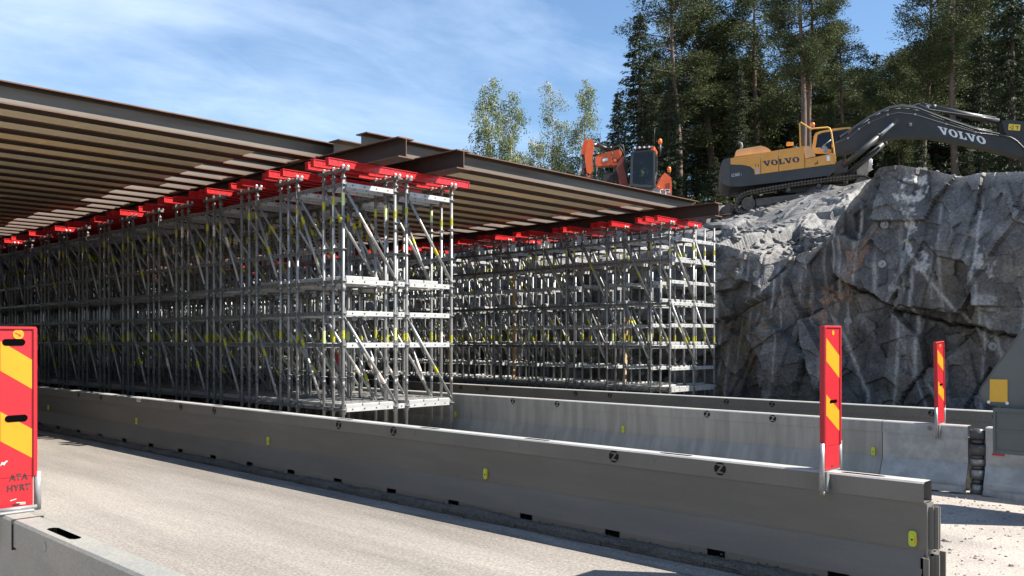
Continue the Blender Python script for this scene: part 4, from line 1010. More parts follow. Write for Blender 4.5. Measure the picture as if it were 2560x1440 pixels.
# cylinders, pipes and the stick
def cyl(a,b,c,y,r1,r2,name,par=ex):
    mb=MB(); mb.tube(E(*a,y),E(*b,y),r2,12,1); mb.tube(E(*b,y),E(*c,y),r1,14,0); mb.tube(E(*b,y)+(E(*c,y)-E(*b,y))*.0,E(*b,y)+(E(*c,y)-E(*b,y))*.06,r1*1.12,14,0)
    mb.tube(E(*a,y-.12),E(*a,y+.12),r1*.9,12,0); return mb.build(name,[M['mach_grey'],M['chrome']],par)
cyl((1515,205),(1380,322),(1075,575),.78,.115,.068,'boom_cylinder'); cyl((1515,205),(1425,375),(1060,690),1.95,.12,.068,'boom_cylinder')
cyl((1725,75),(1800,92),(2350,212),1.36,.125,.07,'arm_cylinder')
mb=plate([(1690,118),(1700,62),(1745,55),(1800,150)],1.2,1.26); mb2=plate([(1690,118),(1700,62),(1745,55),(1800,150)],1.45,1.51,mb=mb); mb.build('cylinder_bracket',[M['boom_grey']],bo)
for yy in (1.1,1.22,1.5):
    mb=MB(); dz=Vector((0,0,.05+.05*(yy>1.2)))
    mb.path([E(a,b,yy)+dz for a,b in ((1050,350),(1130,296),(1290,186),(1450,110),(1560,92),(1700,112),(1900,190),(2150,276),(2360,322))],.022,6); mb.build('hydraulic_pipe',[M['pipe']],bo)
mb=MB()
mb.path([E(a,b,yb-.03) for a,b in ((1010,385),(1115,348),(1205,272),(1285,220),(1440,155),(1530,135),(1665,152),(1920,230),(2160,298),(2340,322))],.016,6)
for a,b in ((1115,348),(1205,272),(1285,220),(1440,155),(1665,152),(1920,230),(2160,298)): v=E(a,b,yb-.03); mb.bbox(v.x-.035,v.x+.035,v.y-.03,v.y+.03,v.z-.04,v.z+.04,.008,1)
mb.path([E(a,b,1.3) for a,b in ((1580,98),(1680,70),(1730,58),(1830,92),(2100,140),(2330,178))],.03,6); mb.path([E(a,b,1.2) for a,b in ((1700,70),(1790,110),(1950,135),(2200,172),(2300,190))],.02,6)
mb.build('hydraulic_pipe',[M['pipe'],M['galv']],bo)
v=E(1625,237,yb-.04); mb=MB(); mb.bbox(v.x-.06,v.x+.06,v.y-.05,v.y+.05,v.z-.07,v.z+.07,.02); mb.build('work_lamp',[M['galv_dirty']],bo)
stick=[(2380,205),(2420,192),(2560,208),(2650,300),(2720,520),(2790,1000),(2740,1020),(2640,700),(2560,520),(2470,400),(2400,290)]
mb=plate(stick,yb+.08,yb+wb-.08); st=mb.build('stick',[M['boom_grey']],ex)
mb=plate([(2435,228),(2532,236),(2526,285),(2430,278)],yb+.072,yb+.079); 
wl=mb.build('warning_label',[mat('label_yellow',(.75,.52,.05),.45)],st)
mb=plate([(2442,258),(2472,240),(2472,278)],yb+.069,yb+.0715); plate([(2448,258),(2468,247),(2468,271)],yb+.066,yb+.0685,1,mb); plate([(2488,246),(2520,248),(2520,252),(2488,250)],yb+.069,yb+.0715,0,mb); plate([(2502,250),(2508,250),(2508,275),(2502,275)],yb+.069,yb+.0715,0,mb)
mb.build('pictogram',[M['black'],bpy.data.materials['label_yellow']],wl)
mb=MB(); mb.path([E(a,b,yb-.02) for a,b in ((2360,322),(2450,340),(2500,370),(2560,430),(2620,520))],.035,8); mb.path([E(a,b,yb+.1) for a,b in ((2340,318),(2440,325),(2520,360),(2580,440),(2640,560))],.03,8); mb.build('hose',[M['hose']],st)
bk=[(2740,960),(2800,980),(2860,1100),(2800,1230),(2640,1260),(2560,1180),(2640,1160),(2700,1080)]
mb=plate(bk,.7,2.0); mb.build('bucket',[M['boom_grey']],ex)
# crawler tracks
def track(y0,y1,E_=E):
    E=lambda a,b,y: E_(a,b,.05)+Vector((0,y-.05,0))
    tk=[(190,900),(205,845),(240,805),(300,782),(480,748),(700,710),(900,682),(1080,662),(1200,650),(1270,656),(1310,690),(1318,735),(1290,775),(1150,805),(900,845),(600,890),(350,935),(260,962),(205,945)]
    mb=MB(); pts=[E(a,b,y0) for a,b in tk]; c=Vector((0,0,0))
    for p in pts: c+=p/len(pts)
    # resample evenly and lay shoes with grousers
    loop=pts+[pts[0]]; seg=[(b-a).length for a,b in zip(loop[:-1],loop[1:])]; tot=sum(seg); n=92; out=[]
    for i in range(n):
        s_=tot*i/n
        for k,l in enumerate(seg):
            if s_<=l: out.append(loop[k].lerp(loop[k+1],s_/l)); break
            s_-=l
    for i in range(n):
        a=out[i]; b=out[(i+1)%n]; d=(b-a); nrm=Vector((-d.z,0,d.x)).normalized()
        if nrm.dot(a-c)<0: nrm=-nrm
        q=[a+d*.04-nrm*.02,a+d*.96-nrm*.02,a+d*.96+nrm*.022,a+d*.62+nrm*.028,a+d*.55+nrm*.07,a+d*.45+nrm*.07,a+d*.38+nrm*.028,a+d*.04+nrm*.022]
        mb.prism(q,(0,y1-y0,0))
        q=[a-nrm*.12+d*.1,a-nrm*.12+d*.9,a-nrm*.02+d*.9,a-nrm*.02+d*.1]; mb.prism([p+Vector((0,.12,0)) for p in q],(0,y1-y0-.24,0))
    tr=mb.build('track',[M['track']],ex)
    mb=MB(); mb.prism([E(a,b,y0+.12) for a,b in ((360,840),(800,790),(1180,735),(1190,770),(900,815),(600,860),(365,905))],(0,y1-y0-.24,0)); mb.build('track_frame',[M['track']],tr)
    for a,b,r_ in ((300,880,.27),(1235,716,.27),(630,768,.085),(880,735,.085),(470,905,.10),(590,885,.10),(710,868,.10),(830,850,.10),(950,832,.10),(1070,812,.10)):
        mb=MB(); v=E(a,b,y0+.05); mb.tube(v,v+Vector((0,y1-y0-.1,0)),r_,20); mb.tube(v-Vector((0,.03,0)),v,r_*.55,14); mb.build('roller',[M['track']],tr)
track(.05,.62); track(2.2,2.77)
mb=plate([(560,700),(960,652),(950,720),(900,760),(620,800),(560,780)],.7,2.1); mb.build('turntable',[M['mach_grey']],ex)
mb=plate([(1000,560),(1060,520),(1120,560),(1110,620),(1000,640)],.75,1.95); mb.build('boom_foot',[M['mach_grey']],ex)
# a pale crate-like rig part with a grille, standing behind the track's front end
t=thing('grille_crate','pale crate with a grille of thin bars behind the front end of the excavator track','crate',M=E.M,world=False)
mb=plate([(1218,560),(1278,510),(1282,640),(1218,645)],3.6,4.4); mb.build('body',[mat('pale_cream_metal',(.42,.40,.35),.55,var=(.30,.29,.26),scale=3)],t)
mb=MB()
for i in range(8): mb.tube(E(1290+4*i*.9,500+3*i,3.6),E(1282+4*i*.9,625-2*i,3.6),.012,6)
for b in (520,560,600): mb.tube(E(1278,b,3.6),E(1320,b+2,3.6),.012,6)
mb.build('grille',[M['clamp']],t)
plc=E(1250,645,4.0)
# ---- orange wheeled excavator, nose towards us
E=Frame(1600,38.0,0.0,6.75,(1420,320),7.2); Eo=E
og=thing('excavator','orange wheeled excavator with its black cab facing the camera, behind the deck','excavator',M=E.M,world=False)
# cab: front frame with windscreen, side frame, roof
fo=[(1112,1035),(1135,470),(1160,420),(1530,385),(1555,420),(1545,1075),(1300,1065)]
fi=[(1160,1000),(1172,520),(1190,450),(1510,418),(1530,450),(1520,1025),(1300,1020)]
mb=MB(); ring(fo,fi,0,.08,mb)
dpt=1.55
def sidepoly(pts,x0,x1,mb,m=0):
    """polygon on the machine's right side: pts given as (depth, zy) at the x of the cab corner"""
    q=[Vector((x0,d,E(1550,zy,0).z)) for d,zy in pts]; mb.prism(q,(x1-x0,0,0),m)
xs_=E(1550,700,0).x
# right side seen obliquely: turn the depth so that the traced width shows
side_w=(E(1722,700,0)-E(1550,700,0)).x
def SP(zx,zy):   # point on the right flank, x grows with depth since the cab is turned
    k=(zx-1550)/172.0; return Vector((xs_+side_w*k*.96, dpt*k, E(zx,zy,dpt*max(k,0)).z))
so_=[(1550,415),(1570,395),(1722,480),(1722,800),(1600,1030),(1550,1075)]; si_=[(1580,470),(1590,440),(1700,520),(1700,790),(1590,985),(1575,990)]
from mathutils.geometry import tessellate_polygon
o3=[SP(*p) for p in so_]; i3=[SP(*p) for p in si_]; allp=o3+i3
for tri_ in tessellate_polygon([[Vector((p.y,p.z,0)) for p in o3],[Vector((p.y,p.z,0)) for p in i3]]):
    mb.poly([allp[i] for i in tri_]); mb.poly([allp[i]+Vector((-.06,.01,0)) for i in tri_[::-1]])
for loop in (o3,i3):
    for a,b in zip(loop,loop[1:]+loop[:1]): mb.poly([a,b,b+Vector((-.06,.01,0)),a+Vector((-.06,.01,0))])
# back and left walls
bl=E(1140,470,0); mb.box(bl.x+side_w*.9,bl.x+side_w*.9+.05,dpt*.9,dpt*.9+.05,0,bl.z)
mb.poly([SP(1722,480),SP(1722,1000),SP(1722,1000)+Vector((-1.05,0,0)),SP(1722,480)+Vector((-1.05,0,0))])
mb.poly([E(1135,470,0.05),E(1112,1035,0.05),E(1112,1035,.05)+Vector((side_w*.9,dpt,0)),E(1135,470,.05)+Vector((side_w*.9,dpt,0))])
mb.poly([E(1112,1040,0.02),E(1545,1075,.02),SP(1722,1075),SP(1722,1040)+Vector((-1.05,0,0))])
mb.bbox(E(1530,0,0).x,E(1570,0,0).x,-.01,.09,E(0,1080,0).z,E(0,400,0).z,.02)
cab=mb.build('cab',[M['cabblack']],og)
mb=MB(); mb.poly([E(a,b,.03) for a,b in fi]); mb.build('windscreen',[M['glass']],cab)
mb=MB(); mb.poly([p+Vector((-.02,0,0)) for p in i3]); mb.build('side_window',[M['glass']],cab)
mb=MB(); r0=[E(1150,425,-.02),E(1535,372,-.02),SP(1565,340),SP(1722,440),SP(1722,490),SP(1565,405)]
mb.prism([E(1545,400,-.03),E(1540,345,-.03),E(1560,335,0),SP(1600,345),SP(1722,430),SP(1722,485),SP(1640,420),SP(1570,395)],(-.12,.02,0))
mb.poly([E(1150,430,.0),E(1545,372,.0),SP(1722,440),SP(1722,440)+Vector((-1.05,0,.02))]); mb.build('roof',[M['orange']],cab)
mb=MB(); 
mb.tube(E(1165,385,-.03),E(1560,335,-.03),.015,6,0)
for x in (1205,1290,1375,1465): v=E(x,352-.06*(x-1205),-.06); mb.tube(v,v+Vector((0,.06,0)),.045,12,1); 
for x in (1165,1250,1335,1420,1515): mb.tube(E(x,395-.12*(x-1165),-.03),E(x,355-.10*(x-1165),-.03),.012,6,0)
mb.build('light_bar',[M['cabblack'],M['clamp']],cab)
mb=MB(); v=E(1658,320,.5); mb.tube(v-Vector((0,0,.45)),v+Vector((0,0,.08)),.05,10,1); mb.sphere(v+Vector((0,0,.18)),.09,.09,.14,n=12,k=8); mb.tube(E(1640,335,.4),E(1705,350,.6),.03,6,1); mb.build('beacon',[M['beacon'],M['cabblack']],cab)
mb=MB(); mb.path([E(1550,330,.3),E(1555,150,.3),E(1562,0,.3)],.010,5); mb.build('antenna',[M['cabblack']],cab)
# seat, wheel, operator in a hi-vis vest
mb=MB(); mb.bbox(-.25,.25,.55,1.0,E(0,960,.5).z,E(0,910,.5).z,.04); mb.bbox(-.24,.24,.98,1.12,E(0,910,.5).z,E(0,640,.5).z,.04)
sx=E(1340,0,.5).x; mb.v=[(a+sx,b,c) for a,b,c in mb.v]; mb.build('seat',[M['cabblack']],cab)
mb=MB(); v=E(1390,790,.35); pts=[v+Vector((.2*math.cos(t),.12*math.sin(t),.16*math.sin(t))) for t in [2*math.pi*i/16 for i in range(17)]]; mb.path(pts,.018,6); mb.tube(v,v+Vector((0,-.1,-.5)),.03,6)
for x in (1180,1500): mb.tube(E(x,800,.3),E(x+40,770,.25),.03,8); mb.bbox(E(x,0,.3).x-.09,E(x,0,.3).x+.09,.25,.4,E(0,830,.3).z,E(0,790,.3).z,.02)
mb.build('controls',[M['pipe']],cab)
def skin_body(name,joints,edges,par,matl):
    me=bpy.data.meshes.new(name); me.from_pydata([j[0] for j in joints],edges,[]); o=bpy.data.objects.new(name,me); COL.objects.link(o)
    md=o.modifiers.new('s','SKIN'); 
    for i,j in enumerate(joints): me.skin_vertices[0].data[i].radius=(j[1],j[1] if len(j)<3 else j[2])
    me.skin_vertices[0].data[0].use_root=True; o.modifiers.new('u','SUBSURF').levels=1
    bpy.context.view_layer.update(); dg=bpy.context.evaluated_depsgraph_get(); m2=bpy.data.meshes.new_from_object(o.evaluated_get(dg)); bpy.data.objects.remove(o)
    m2.materials.clear(); m2.materials.append(matl); m2.polygons.foreach_set('use_smooth',[True]*len(m2.polygons)); m2.name=name
    return link(name,m2,par)
M['skin']=mat('skin',(.45,.27,.19),.5); M['cloth']=mat('dark_work_trousers',(.05,.055,.06),.8); M['hivis']=mat('hi_vis_vest',(.50,.68,.06),.6)
pz=E(0,925,.7).z
pe=thing('person','machine operator in a yellow green vest seated in the orange excavator cab','person',M=E.M@Matrix.Translation((sx,.78,pz)),world=False)
J=[((0,0,0),.15,.12),((0,.04,.22),.15,.11),((0,.05,.42),.17,.11),((0,.04,.55),.06,.06),((0,.02,.62),.055,.055),((0,.0,.70),.09,.10),((0,0,.80),.085,.095),
   ((.2,.03,.47),.06),((.25,-.1,.24),.045),((.16,-.32,.22),.036),((.14,-.40,.24),.04),((-.2,.03,.47),.06),((-.25,-.1,.24),.045),((-.16,-.32,.22),.036),((-.14,-.40,.24),.04),
   ((.1,-.05,0),.09),((.12,-.42,.02),.065),((.12,-.45,-.36),.05),((.12,-.56,-.40),.045),((-.1,-.05,0),.09),((-.12,-.42,.02),.065),((-.12,-.45,-.36),.05),((-.12,-.56,-.40),.045)]
skin_body('body',J,[(0,1),(1,2),(2,3),(3,4),(4,5),(5,6),(2,7),(7,8),(8,9),(9,10),(2,11),(11,12),(12,13),(13,14),(0,15),(15,16),(16,17),(17,18),(0,19),(19,20),(20,21),(21,22)],pe,M['cloth'])
V_=[((0,0,.02),.165,.135),((0,.04,.22),.165,.125),((0,.05,.42),.185,.125),((0,.045,.5),.10,.08)]
skin_body('vest',V_,[(0,1),(1,2),(2,3)],pe,M['hivis'])
mb=MB(); mb.sphere((0,.0,.75),.085,.10,.115,n=14,k=10); mb.sphere((0,-.10,.745),.016,.02,.022,n=8,k=5); mb.sphere((.088,0,.745),.014,.025,.032,n=8,k=5); mb.sphere((-.088,0,.745),.014,.025,.032,n=8,k=5); mb.sphere((.032,-.088,.765),.012,n=8,k=5,m=1); mb.sphere((-.032,-.088,.765),.012,n=8,k=5,m=1); mb.box(-.025,.025,-.104,-.09,.70,.707,1); mb.build('face',[M['skin'],M['cloth']],pe)
mb=MB(); mb.sphere((0,.015,.79),.098,.115,.09,n=14,k=8); mb.build('hair',[M['cabblack']],pe)
# engine cover behind the cab and lower body
def pl2(pts,y0,y1,m=0,mb=None):
    mb=mb or MB(); mb.prism([E(a,b,y0) for a,b in pts],(0,y1-y0,0),m); return mb
mb=MB(); hood=[(1592,1035),(1738,803),(1765,815),(1855,890),(1868,980),(1868,1192),(1830,1190),(1590,1080)]
mb.prism([E(a,b,.9) for a,b in hood],(-.0,1.6,0)); hd=mb.build('engine_cover',[M['orange']],og)
mb=MB()
for y_ in (985,1010,1035,1060): mb.prism([E(a,b,.895) for a,b in ((1800,y_),(1835,y_+5),(1835,y_+18),(1800,y_+12))],(0,-.004,0)); mb.prism([E(a,b,.895) for a,b in ((1760,y_+10),(1785,y_+14),(1785,y_+26),(1760,y_+22))],(0,-.004,0))
mb.build('louvre',[M['cabblack']],hd)
mb=pl2([(1748,1100),(1838,1108),(1838,1165),(1752,1150)],.885,.895); pl2([(1760,1110),(1828,1116),(1828,1135),(1790,1145),(1762,1138)],.88,.884,1,mb); mb.build('decal',[M['white_ink'],M['cabblack']],hd)
mb=pl2([(1620,1048),(1650,1056),(1650,1066),(1620,1058)],.885,.895); mb.build('decal',[M['white_ink']],hd)
mb=MB(); v=E(1820,815,1.0); mb.tube(E(1825,850,1.0),v,.03,8,1); mb.sphere(v+Vector((0,0,.16)),.09,.09,.14,n=12,k=8); mb.tube(v,v+Vector((0,0,.06)),.07,10,1); mb.build('beacon',[M['beacon'],M['cabblack']],hd)
mb=pl2([(880,1080),(1540,1040),(1600,1085),(1868,1195),(1868,1300),(880,1300)],.3,2.6); mb.build('platform',[mat('grey_frame',(.16,.16,.16),.6)],og)
mb=pl2([(900,1300),(1800,1300),(1750,1400),(950,1400)],.5,2.3); mb.build('chassis',[M['mach_grey']],og)
for x_ in (960,1760):
    for y_ in (.1,2.3):
        mb=MB(); v=E(x_,1400,y_); v.z=.5; mb.tube(v,v+Vector((0,.45,0)),.5,24,0); mb.tube(v-Vector((0,.005,0)),v,.26,16,1); mb.build('wheel',[M['darkhole'],M['orange']],og)
# boom swung to the left, folded stick
yb2=.35
bm=[(505,515),(520,500),(600,468),(780,415),(925,386),(968,425),(975,470),(930,545),(800,612),(785,665),(530,690),(508,650)]
mb=pl2(bm,yb2,yb2+.42); pl2([(800,612),(895,625),(880,668),(790,680)],yb2+.02,yb2+.44,0,mb); pl2([(780,440),(796,435),(812,600),(786,660)],yb2-.02,yb2,0,mb)
bmo=mb.build('boom',[M['orange']],og)
mb=pl2([(615,548),(722,535),(722,590),(618,612)],yb2-.008,yb2-.001,1); pl2([(622,556),(716,543),(716,584),(624,605)],yb2-.014,yb2-.0085,0,mb); mb.build('sign',[M['white_ink'],M['pipe']],bmo)
mb=MB(); v=E(846,578,yb2-.02); mb.tube(v,v+Vector((0,.03,0)),.11,16,0); mb.tube(v-Vector((0,.01,0)),v,.07,14,1); mb.build('pin',[M['orange_dark'],M['orange']],bmo)
mb=pl2([(880,668),(930,560),(1000,500),(1012,700),(1090,1050),(960,1050),(900,760)],yb2+.05,yb2+.5); mb.build('lower_boom',[M['orange_dark']],og)
mb=pl2([(820,690),(900,690),(1040,1050),(860,1050)],yb2+.6,yb2+.7); pl2([(1010,640),(1060,640),(1100,1040),(1040,1040)],yb2+.3,yb2+.5,0,mb); mb.build('boom_cylinder',[M['mach_grey']],og)
sk=[(300,500),(330,330),(372,215),(398,193),(425,190),(452,215),(462,300),(465,420),(438,510),(440,600),(452,760),(402,832),(340,800),(322,700)]
mb=pl2(sk,yb2-.15,yb2+.15); mb.build('stick',[M['orange']],og)
sk2=[(236,480),(262,330),(285,225),(318,197),(350,205),(368,225),(330,330),(300,480),(262,470)]
mb=pl2(sk2,yb2+.25,yb2+.5); mb.build('stick_side_plate',[M['orange']],og)
mb=pl2([(330,830),(400,870),(380,915),(320,900)],yb2-.1,yb2+.2); mb.build('bucket_link',[M['orange']],og)
def cyl2(a,b,c,y,r1,r2,name):
    mb=MB(); mb.tube(E(*a,y),E(*b,y),r2,12,1); mb.tube(E(*b,y),E(*c,y),r1,12,0); mb.build(name,[M['mach_grey'],M['chrome']],og)
cyl2((462,285),(520,300),(740,395),yb2+.1,.09,.05,'arm_cylinder'); cyl2((262,640),(225,860),(300,430),yb2+.35,.05,.09,'bucket_cylinder')
mb=MB(); mb.tube(E(262,640,yb2+.2),E(215,860,yb2+.2),.085,12,0); mb.build('bucket_cylinder',[M['chrome']],og)
mb=pl2([(240,480),(300,480),(330,640),(330,880),(290,880),(300,640)],yb2+.1,yb2+.25); pl2([(215,860),(420,905),(400,990),(230,960)],yb2-.2,yb2+.5,0,mb); mb.build('linkage',[M['mach_grey']],og)
rgm=random.Random(2)
mb=MB()
for pts in (((460,520),(440,600),(445,720),(420,840),(470,900),(510,850),(520,700)),((340,760),(370,840),(430,900),(490,905),(520,840)),((820,350),(860,330),(900,320),(960,300),(1000,340),(1020,460),(1000,600),(1050,760)),((780,370),(830,335),(880,330),(930,330),(990,420),(1030,520),(1030,660)),
            ((800,440),(790,480),(812,520),(800,570)),((300,480),(290,560),(320,620),(300,700),(340,800)),((450,500),(500,470),(560,460)),((960,310),(985,300),(1010,400),(1040,480))):
    mb.path([E(a,b,yb2-.05) for a,b in pts],.022,6)
for a,b in ((520,690),(600,760),(740,740)): mb.tube(E(a,b,yb2+.3),E(a+20,b+160,yb2+.4),.02,6)
for a,b,c,d in ((460,500,560,455),(690,370,790,350),(740,340,800,390)): mb.tube(E(a,b,yb2),E(c,d,yb2),.055,8)
mb.build('hose',[M['hose']],og)
mb=pl2([(620,950),(640,830),(820,800),(850,960)],yb2+.8,yb2+.85); mb.build('rear_screen',[M['cabblack']],og)
# ------------------------------------------------------------------ trees
def leafmat(name,c1,c2,tr=.25):
    m=mat(name,c1,.7,0,var=c2,scale=.9,detail=4,contrast=(.35,.65),spec=.25); nt=m.node_tree; b=nt.nodes['Principled BSDF']; o=nt.nodes['Material Output']
    t=nt.nodes.new('ShaderNodeBsdfTranslucent'); x=nt.nodes.new('ShaderNodeMixShader'); x.inputs[0].default_value=tr
    src=b.inputs['Base Color'].links[0].from_socket; nt.links.new(src,t.inputs[0]); nt.links.new(b.outputs[0],x.inputs[1]); nt.links.new(t.outputs[0],x.inputs[2]); nt.links.new(x.outputs[0],o.inputs[0]); return m
M['spruce']=leafmat('spruce_needles',(.026,.040,.017),(.050,.066,.026),.15)
M['pine']=leafmat('pine_needles',(.044,.060,.021),(.086,.100,.036),.2)
M['birch']=leafmat('young_birch_leaves',(.12,.17,.042),(.19,.22,.052),.35)
M['bush']=leafmat('dark_bushes',(.05,.07,.025),(.10,.12,.04),.25)
M['bark']=mat('dark_bark',(.055,.042,.034),.9,0,var=(.09,.065,.05),scale=5,stretch=(1,1,.2),bump=.4,bscale=12)
M['pinebark']=mat('pine_bark',(.16,.105,.075),.9,0,var=(.09,.065,.052),scale=4,stretch=(1,1,.3),bump=.4,bscale=10)
M['birchbark']=mat('birch_bark',(.50,.48,.44),.8,0,var=(.06,.06,.06),scale=4,stretch=(.6,.6,3),contrast=(.55,.65))
class Leaves:
    def __init__(s): s.v=[]; s.f=[]
    def tri(s,c,d,l,w,r):
        """one drooping or spreading needle spray: a kite along d"""
        a=Vector((r.gauss(0,1),r.gauss(0,1),r.gauss(0,1))); a=a-d*a.dot(d)
        if a.length<1e-4: return
        a.normalize(); b=len(s.v)
        s.v+= [tuple(c),tuple(c+d*l*.55+a*w),tuple(c+d*l),tuple(c+d*l*.5-a*w)]; s.f.append((b,b+1,b+2,b+3))
    def mesh(s,name,m):
        me=bpy.data.meshes.new(name); me.from_pydata(s.v,[],s.f); me.materials.append(m); me.update(); return me
def spruce(seed,H_,R_,bare=.03,thin=1.0):
    r=random.Random(seed); tr=MB(); lv=Leaves()
    pts=[Vector((r.gauss(0,.03)*H_*.05*i/8,r.gauss(0,.03)*H_*.05*i/8,H_*i/8)) for i in range(9)]
    tr.path(pts,1,8,0,radii=[max(.02,.016*H_*(1-i/8.2)) for i in range(9)])
    z=bare*H_+.4
    while z<H_*.985:
        f=z/H_; rad=R_*(1-f)**.72*(.55+.45*min(1,f/.15)); nb=r.randint(5,7)
        for k in range(nb):
            if r.random()>thin: continue
            a=r.uniform(0,6.28); L=max(.18,rad*r.uniform(.6,1.12)); d0=Vector((math.cos(a),math.sin(a),0))
            drop=r.uniform(.22,.42)*L
            c0=Vector((0,0,z)); pt=lambda t:c0+d0*(L*t)+Vector((0,0,-drop*t+.22*L*t*t*t))
            tr.path([pt(0),pt(.5),pt(.95)],.02,4,0,radii=[.035,.02,.008])
            n=max(6,int(L*20))
            for i in range(n):
                t=r.uniform(.12,1.02); p=pt(t)
                sd=Vector((-d0.y,d0.x,0))*r.uniform(-1,1)*(.30*L*(1.05-t)+.1); p=p+sd
                dd=(d0*r.uniform(.2,1)+sd.normalized()*r.uniform(0,.8)+Vector((0,0,r.uniform(-1.2,-.1)))).normalized()
                lv.tri(p,dd,r.uniform(.2,.4),r.uniform(.03,.06),r)
                if r.random()<.75: lv.tri(p,(dd+Vector((r.uniform(-.6,.6),r.uniform(-.6,.6),-.5))).normalized(),r.uniform(.16,.34),r.uniform(.028,.05),r)
        z+=r.uniform(.28,.44)*(1.15-.5*f)
    for i in range(14): lv.tri(Vector((0,0,H_*.97+.05*i*.4)),Vector((r.uniform(-.6,.6),r.uniform(-.6,.6),.8)).normalized(),.3,.05,r)
    return tr.mesh('trunk',[M['bark']]),lv.mesh('crown',M['spruce'])
def pine(seed,H_,R_,start=.45,dens=1.0):
    r=random.Random(seed); tr=MB(); lv=Leaves(); bx,by=r.gauss(0,.02),r.gauss(0,.02)
    ax=lambda z:Vector((bx*z+.12*math.sin(z*.35+seed),by*z+.1*math.cos(z*.3+seed),z))
    tr.path([ax(H_*i/12) for i in range(13)],1,9,0,radii=[.0135*H_*(1-.82*i/12) for i in range(13)])
    for i in range(int(14)):                              # dead stubs on the bare stem
        z=r.uniform(.15,start)*H_; a=r.uniform(0,6.28); L=r.uniform(.4,1.8); tr.path([ax(z),ax(z)+Vector((math.cos(a)*L*.6,math.sin(a)*L*.6,.05)),ax(z)+Vector((math.cos(a)*L,math.sin(a)*L,-.15*L))],.02,4,0,radii=[.03,.018,.006])
    nb=int(46*dens)
    for i in range(nb):
        f=start+(1-start)*((i+r.random())/nb); z=f*H_; t_=(f-start)/(1-start)
        L=R_*(math.sin(math.pi*min(1,.18+.80*t_))**.7)*r.uniform(.55,1.1); a=r.uniform(0,6.28); up=r.uniform(-.05,.45)*(.4+t_)
        d=Vector((math.cos(a),math.sin(a),0)); q=lambda s:ax(z)+d*L*s+Vector((0,0,up*L*s*s+.12*math.sin(s*5+i)))
        tr.path([q(0),q(.35),q(.7),q(1)],.05,5,0,radii=[.055,.04,.025,.01])
        for c in range(r.randint(4,6)):
            s=r.uniform(.42,1.05); cc=q(s)+Vector((r.gauss(0,.38),r.gauss(0,.38),r.gauss(.08,.2))); R2=r.uniform(.38,.72)
            for k in range(int(105*R2/.55)):
                o=Vector((r.gauss(0,.5),r.gauss(0,.5),r.gauss(0,.34)))*R2
                dd=(o.normalized()+Vector((r.uniform(-.5,.5),r.uniform(-.5,.5),r.uniform(-.1,.8)))).normalized()
                lv.tri(cc+o,dd,r.uniform(.15,.30),r.uniform(.026,.045),r)
    return tr.mesh('trunk',[M['pinebark']]),lv.mesh('crown',M['pine'])
def birch(seed,H_,R_,dens=1.0,n_stem=1):
    r=random.Random(seed); tr=MB(); lv=Leaves()
    for s_ in range(n_stem):
        lx,ly=r.uniform(-.08,.08)*(s_>0)*2,r.uniform(-.08,.08)*(s_>0)*2; hh=H_*(1 if s_==0 else r.uniform(.72,.9))
        ax=lambda z:Vector((lx*z+.15*math.sin(z*.5+s_),ly*z+.12*math.cos(z*.4+s_),z))
        tr.path([ax(hh*i/10) for i in range(11)],1,7,0,radii=[max(.012,.010*hh*(1-.95*i/10)) for i in range(11)])
        nb=int(52/n_stem**.5)
        for i in range(nb):
            f=.22+.77*(i+r.random())/nb; z=f*hh; a=r.uniform(0,6.28)
            L=R_*(1.08-f)**.6*(.55+.45*min(1,(f-.2)/.25))*r.uniform(.5,1.15); d=Vector((math.cos(a),math.sin(a),0)); up=r.uniform(.5,1.1)
            q=lambda s:ax(z)+d*L*s+Vector((0,0,up*L*s-.75*up*L*s*s))
            tr.path([q(0),q(.5),q(1)],.03,4,0,radii=[.035,.02,.006])
            for k in range(int(12*L)+2):                    # hanging twigs with small leaves
                s=r.uniform(.3,1.05); p=q(s)+Vector((r.gauss(0,.16),r.gauss(0,.16),0)); Lt=r.uniform(.35,1.1)
                tr.path([p,p+Vector((r.gauss(0,.08),r.gauss(0,.08),-Lt))],.004,3,0)
                for j in range(int(17*dens)):
                    c=p+Vector((r.gauss(0,.10),r.gauss(0,.10),-Lt*r.random())); dd=Vector((r.gauss(0,1),r.gauss(0,1),r.gauss(-.5,.7))).normalized()
                    lv.tri(c,dd,r.uniform(.07,.13),r.uniform(.028,.045),r)
    return tr.mesh('trunk',[M['birchbark']]),lv.mesh('crown',M['birch'])
KINDS={'s1':spruce(1,20,3.0),'s2':spruce(2,22,3.3),'s3':spruce(3,18,2.9),'s4':spruce(4,23,2.8,.1,.9),
       'p1':pine(5,24,3.4,.42),'p2':pine(6,22,3.6,.38,1.15),'p3':pine(7,25,3.2,.5),'p4':pine(8,21,3.0,.3,1.2),
       'b1':birch(9,12,2.6),'b2':birch(10,13,2.5,.55),'b3':birch(11,12.5,2.5,.8),'b4':birch(12,9,2.2,.8,2)}
BH={'s1':20,'s2':22,'s3':18,'s4':23,'p1':24,'p2':22,'p3':25,'p4':21,'b1':12,'b2':13,'b3':12.5,'b4':9}
rt=random.Random(77)
def tree(kind,px,py_top,D,label,name,cat,group,base=None,wide=1.0,rz=None):
    p=P(px,py_top,D); zb=base if base is not None else float(zp_(p.x,p.y))-.2
    s=(p.z-zb)/BH[kind]; t=thing(name,label,cat,(p.x,p.y,zb),group,world=False)
    t.rotation_euler=(0,0,rt.uniform(0,6.28) if rz is None else rz); t.scale=(s*wide,s*wide,s)
    tm,cm=KINDS[kind]; link('trunk',tm,t); link('crown',cm,t)
    return t
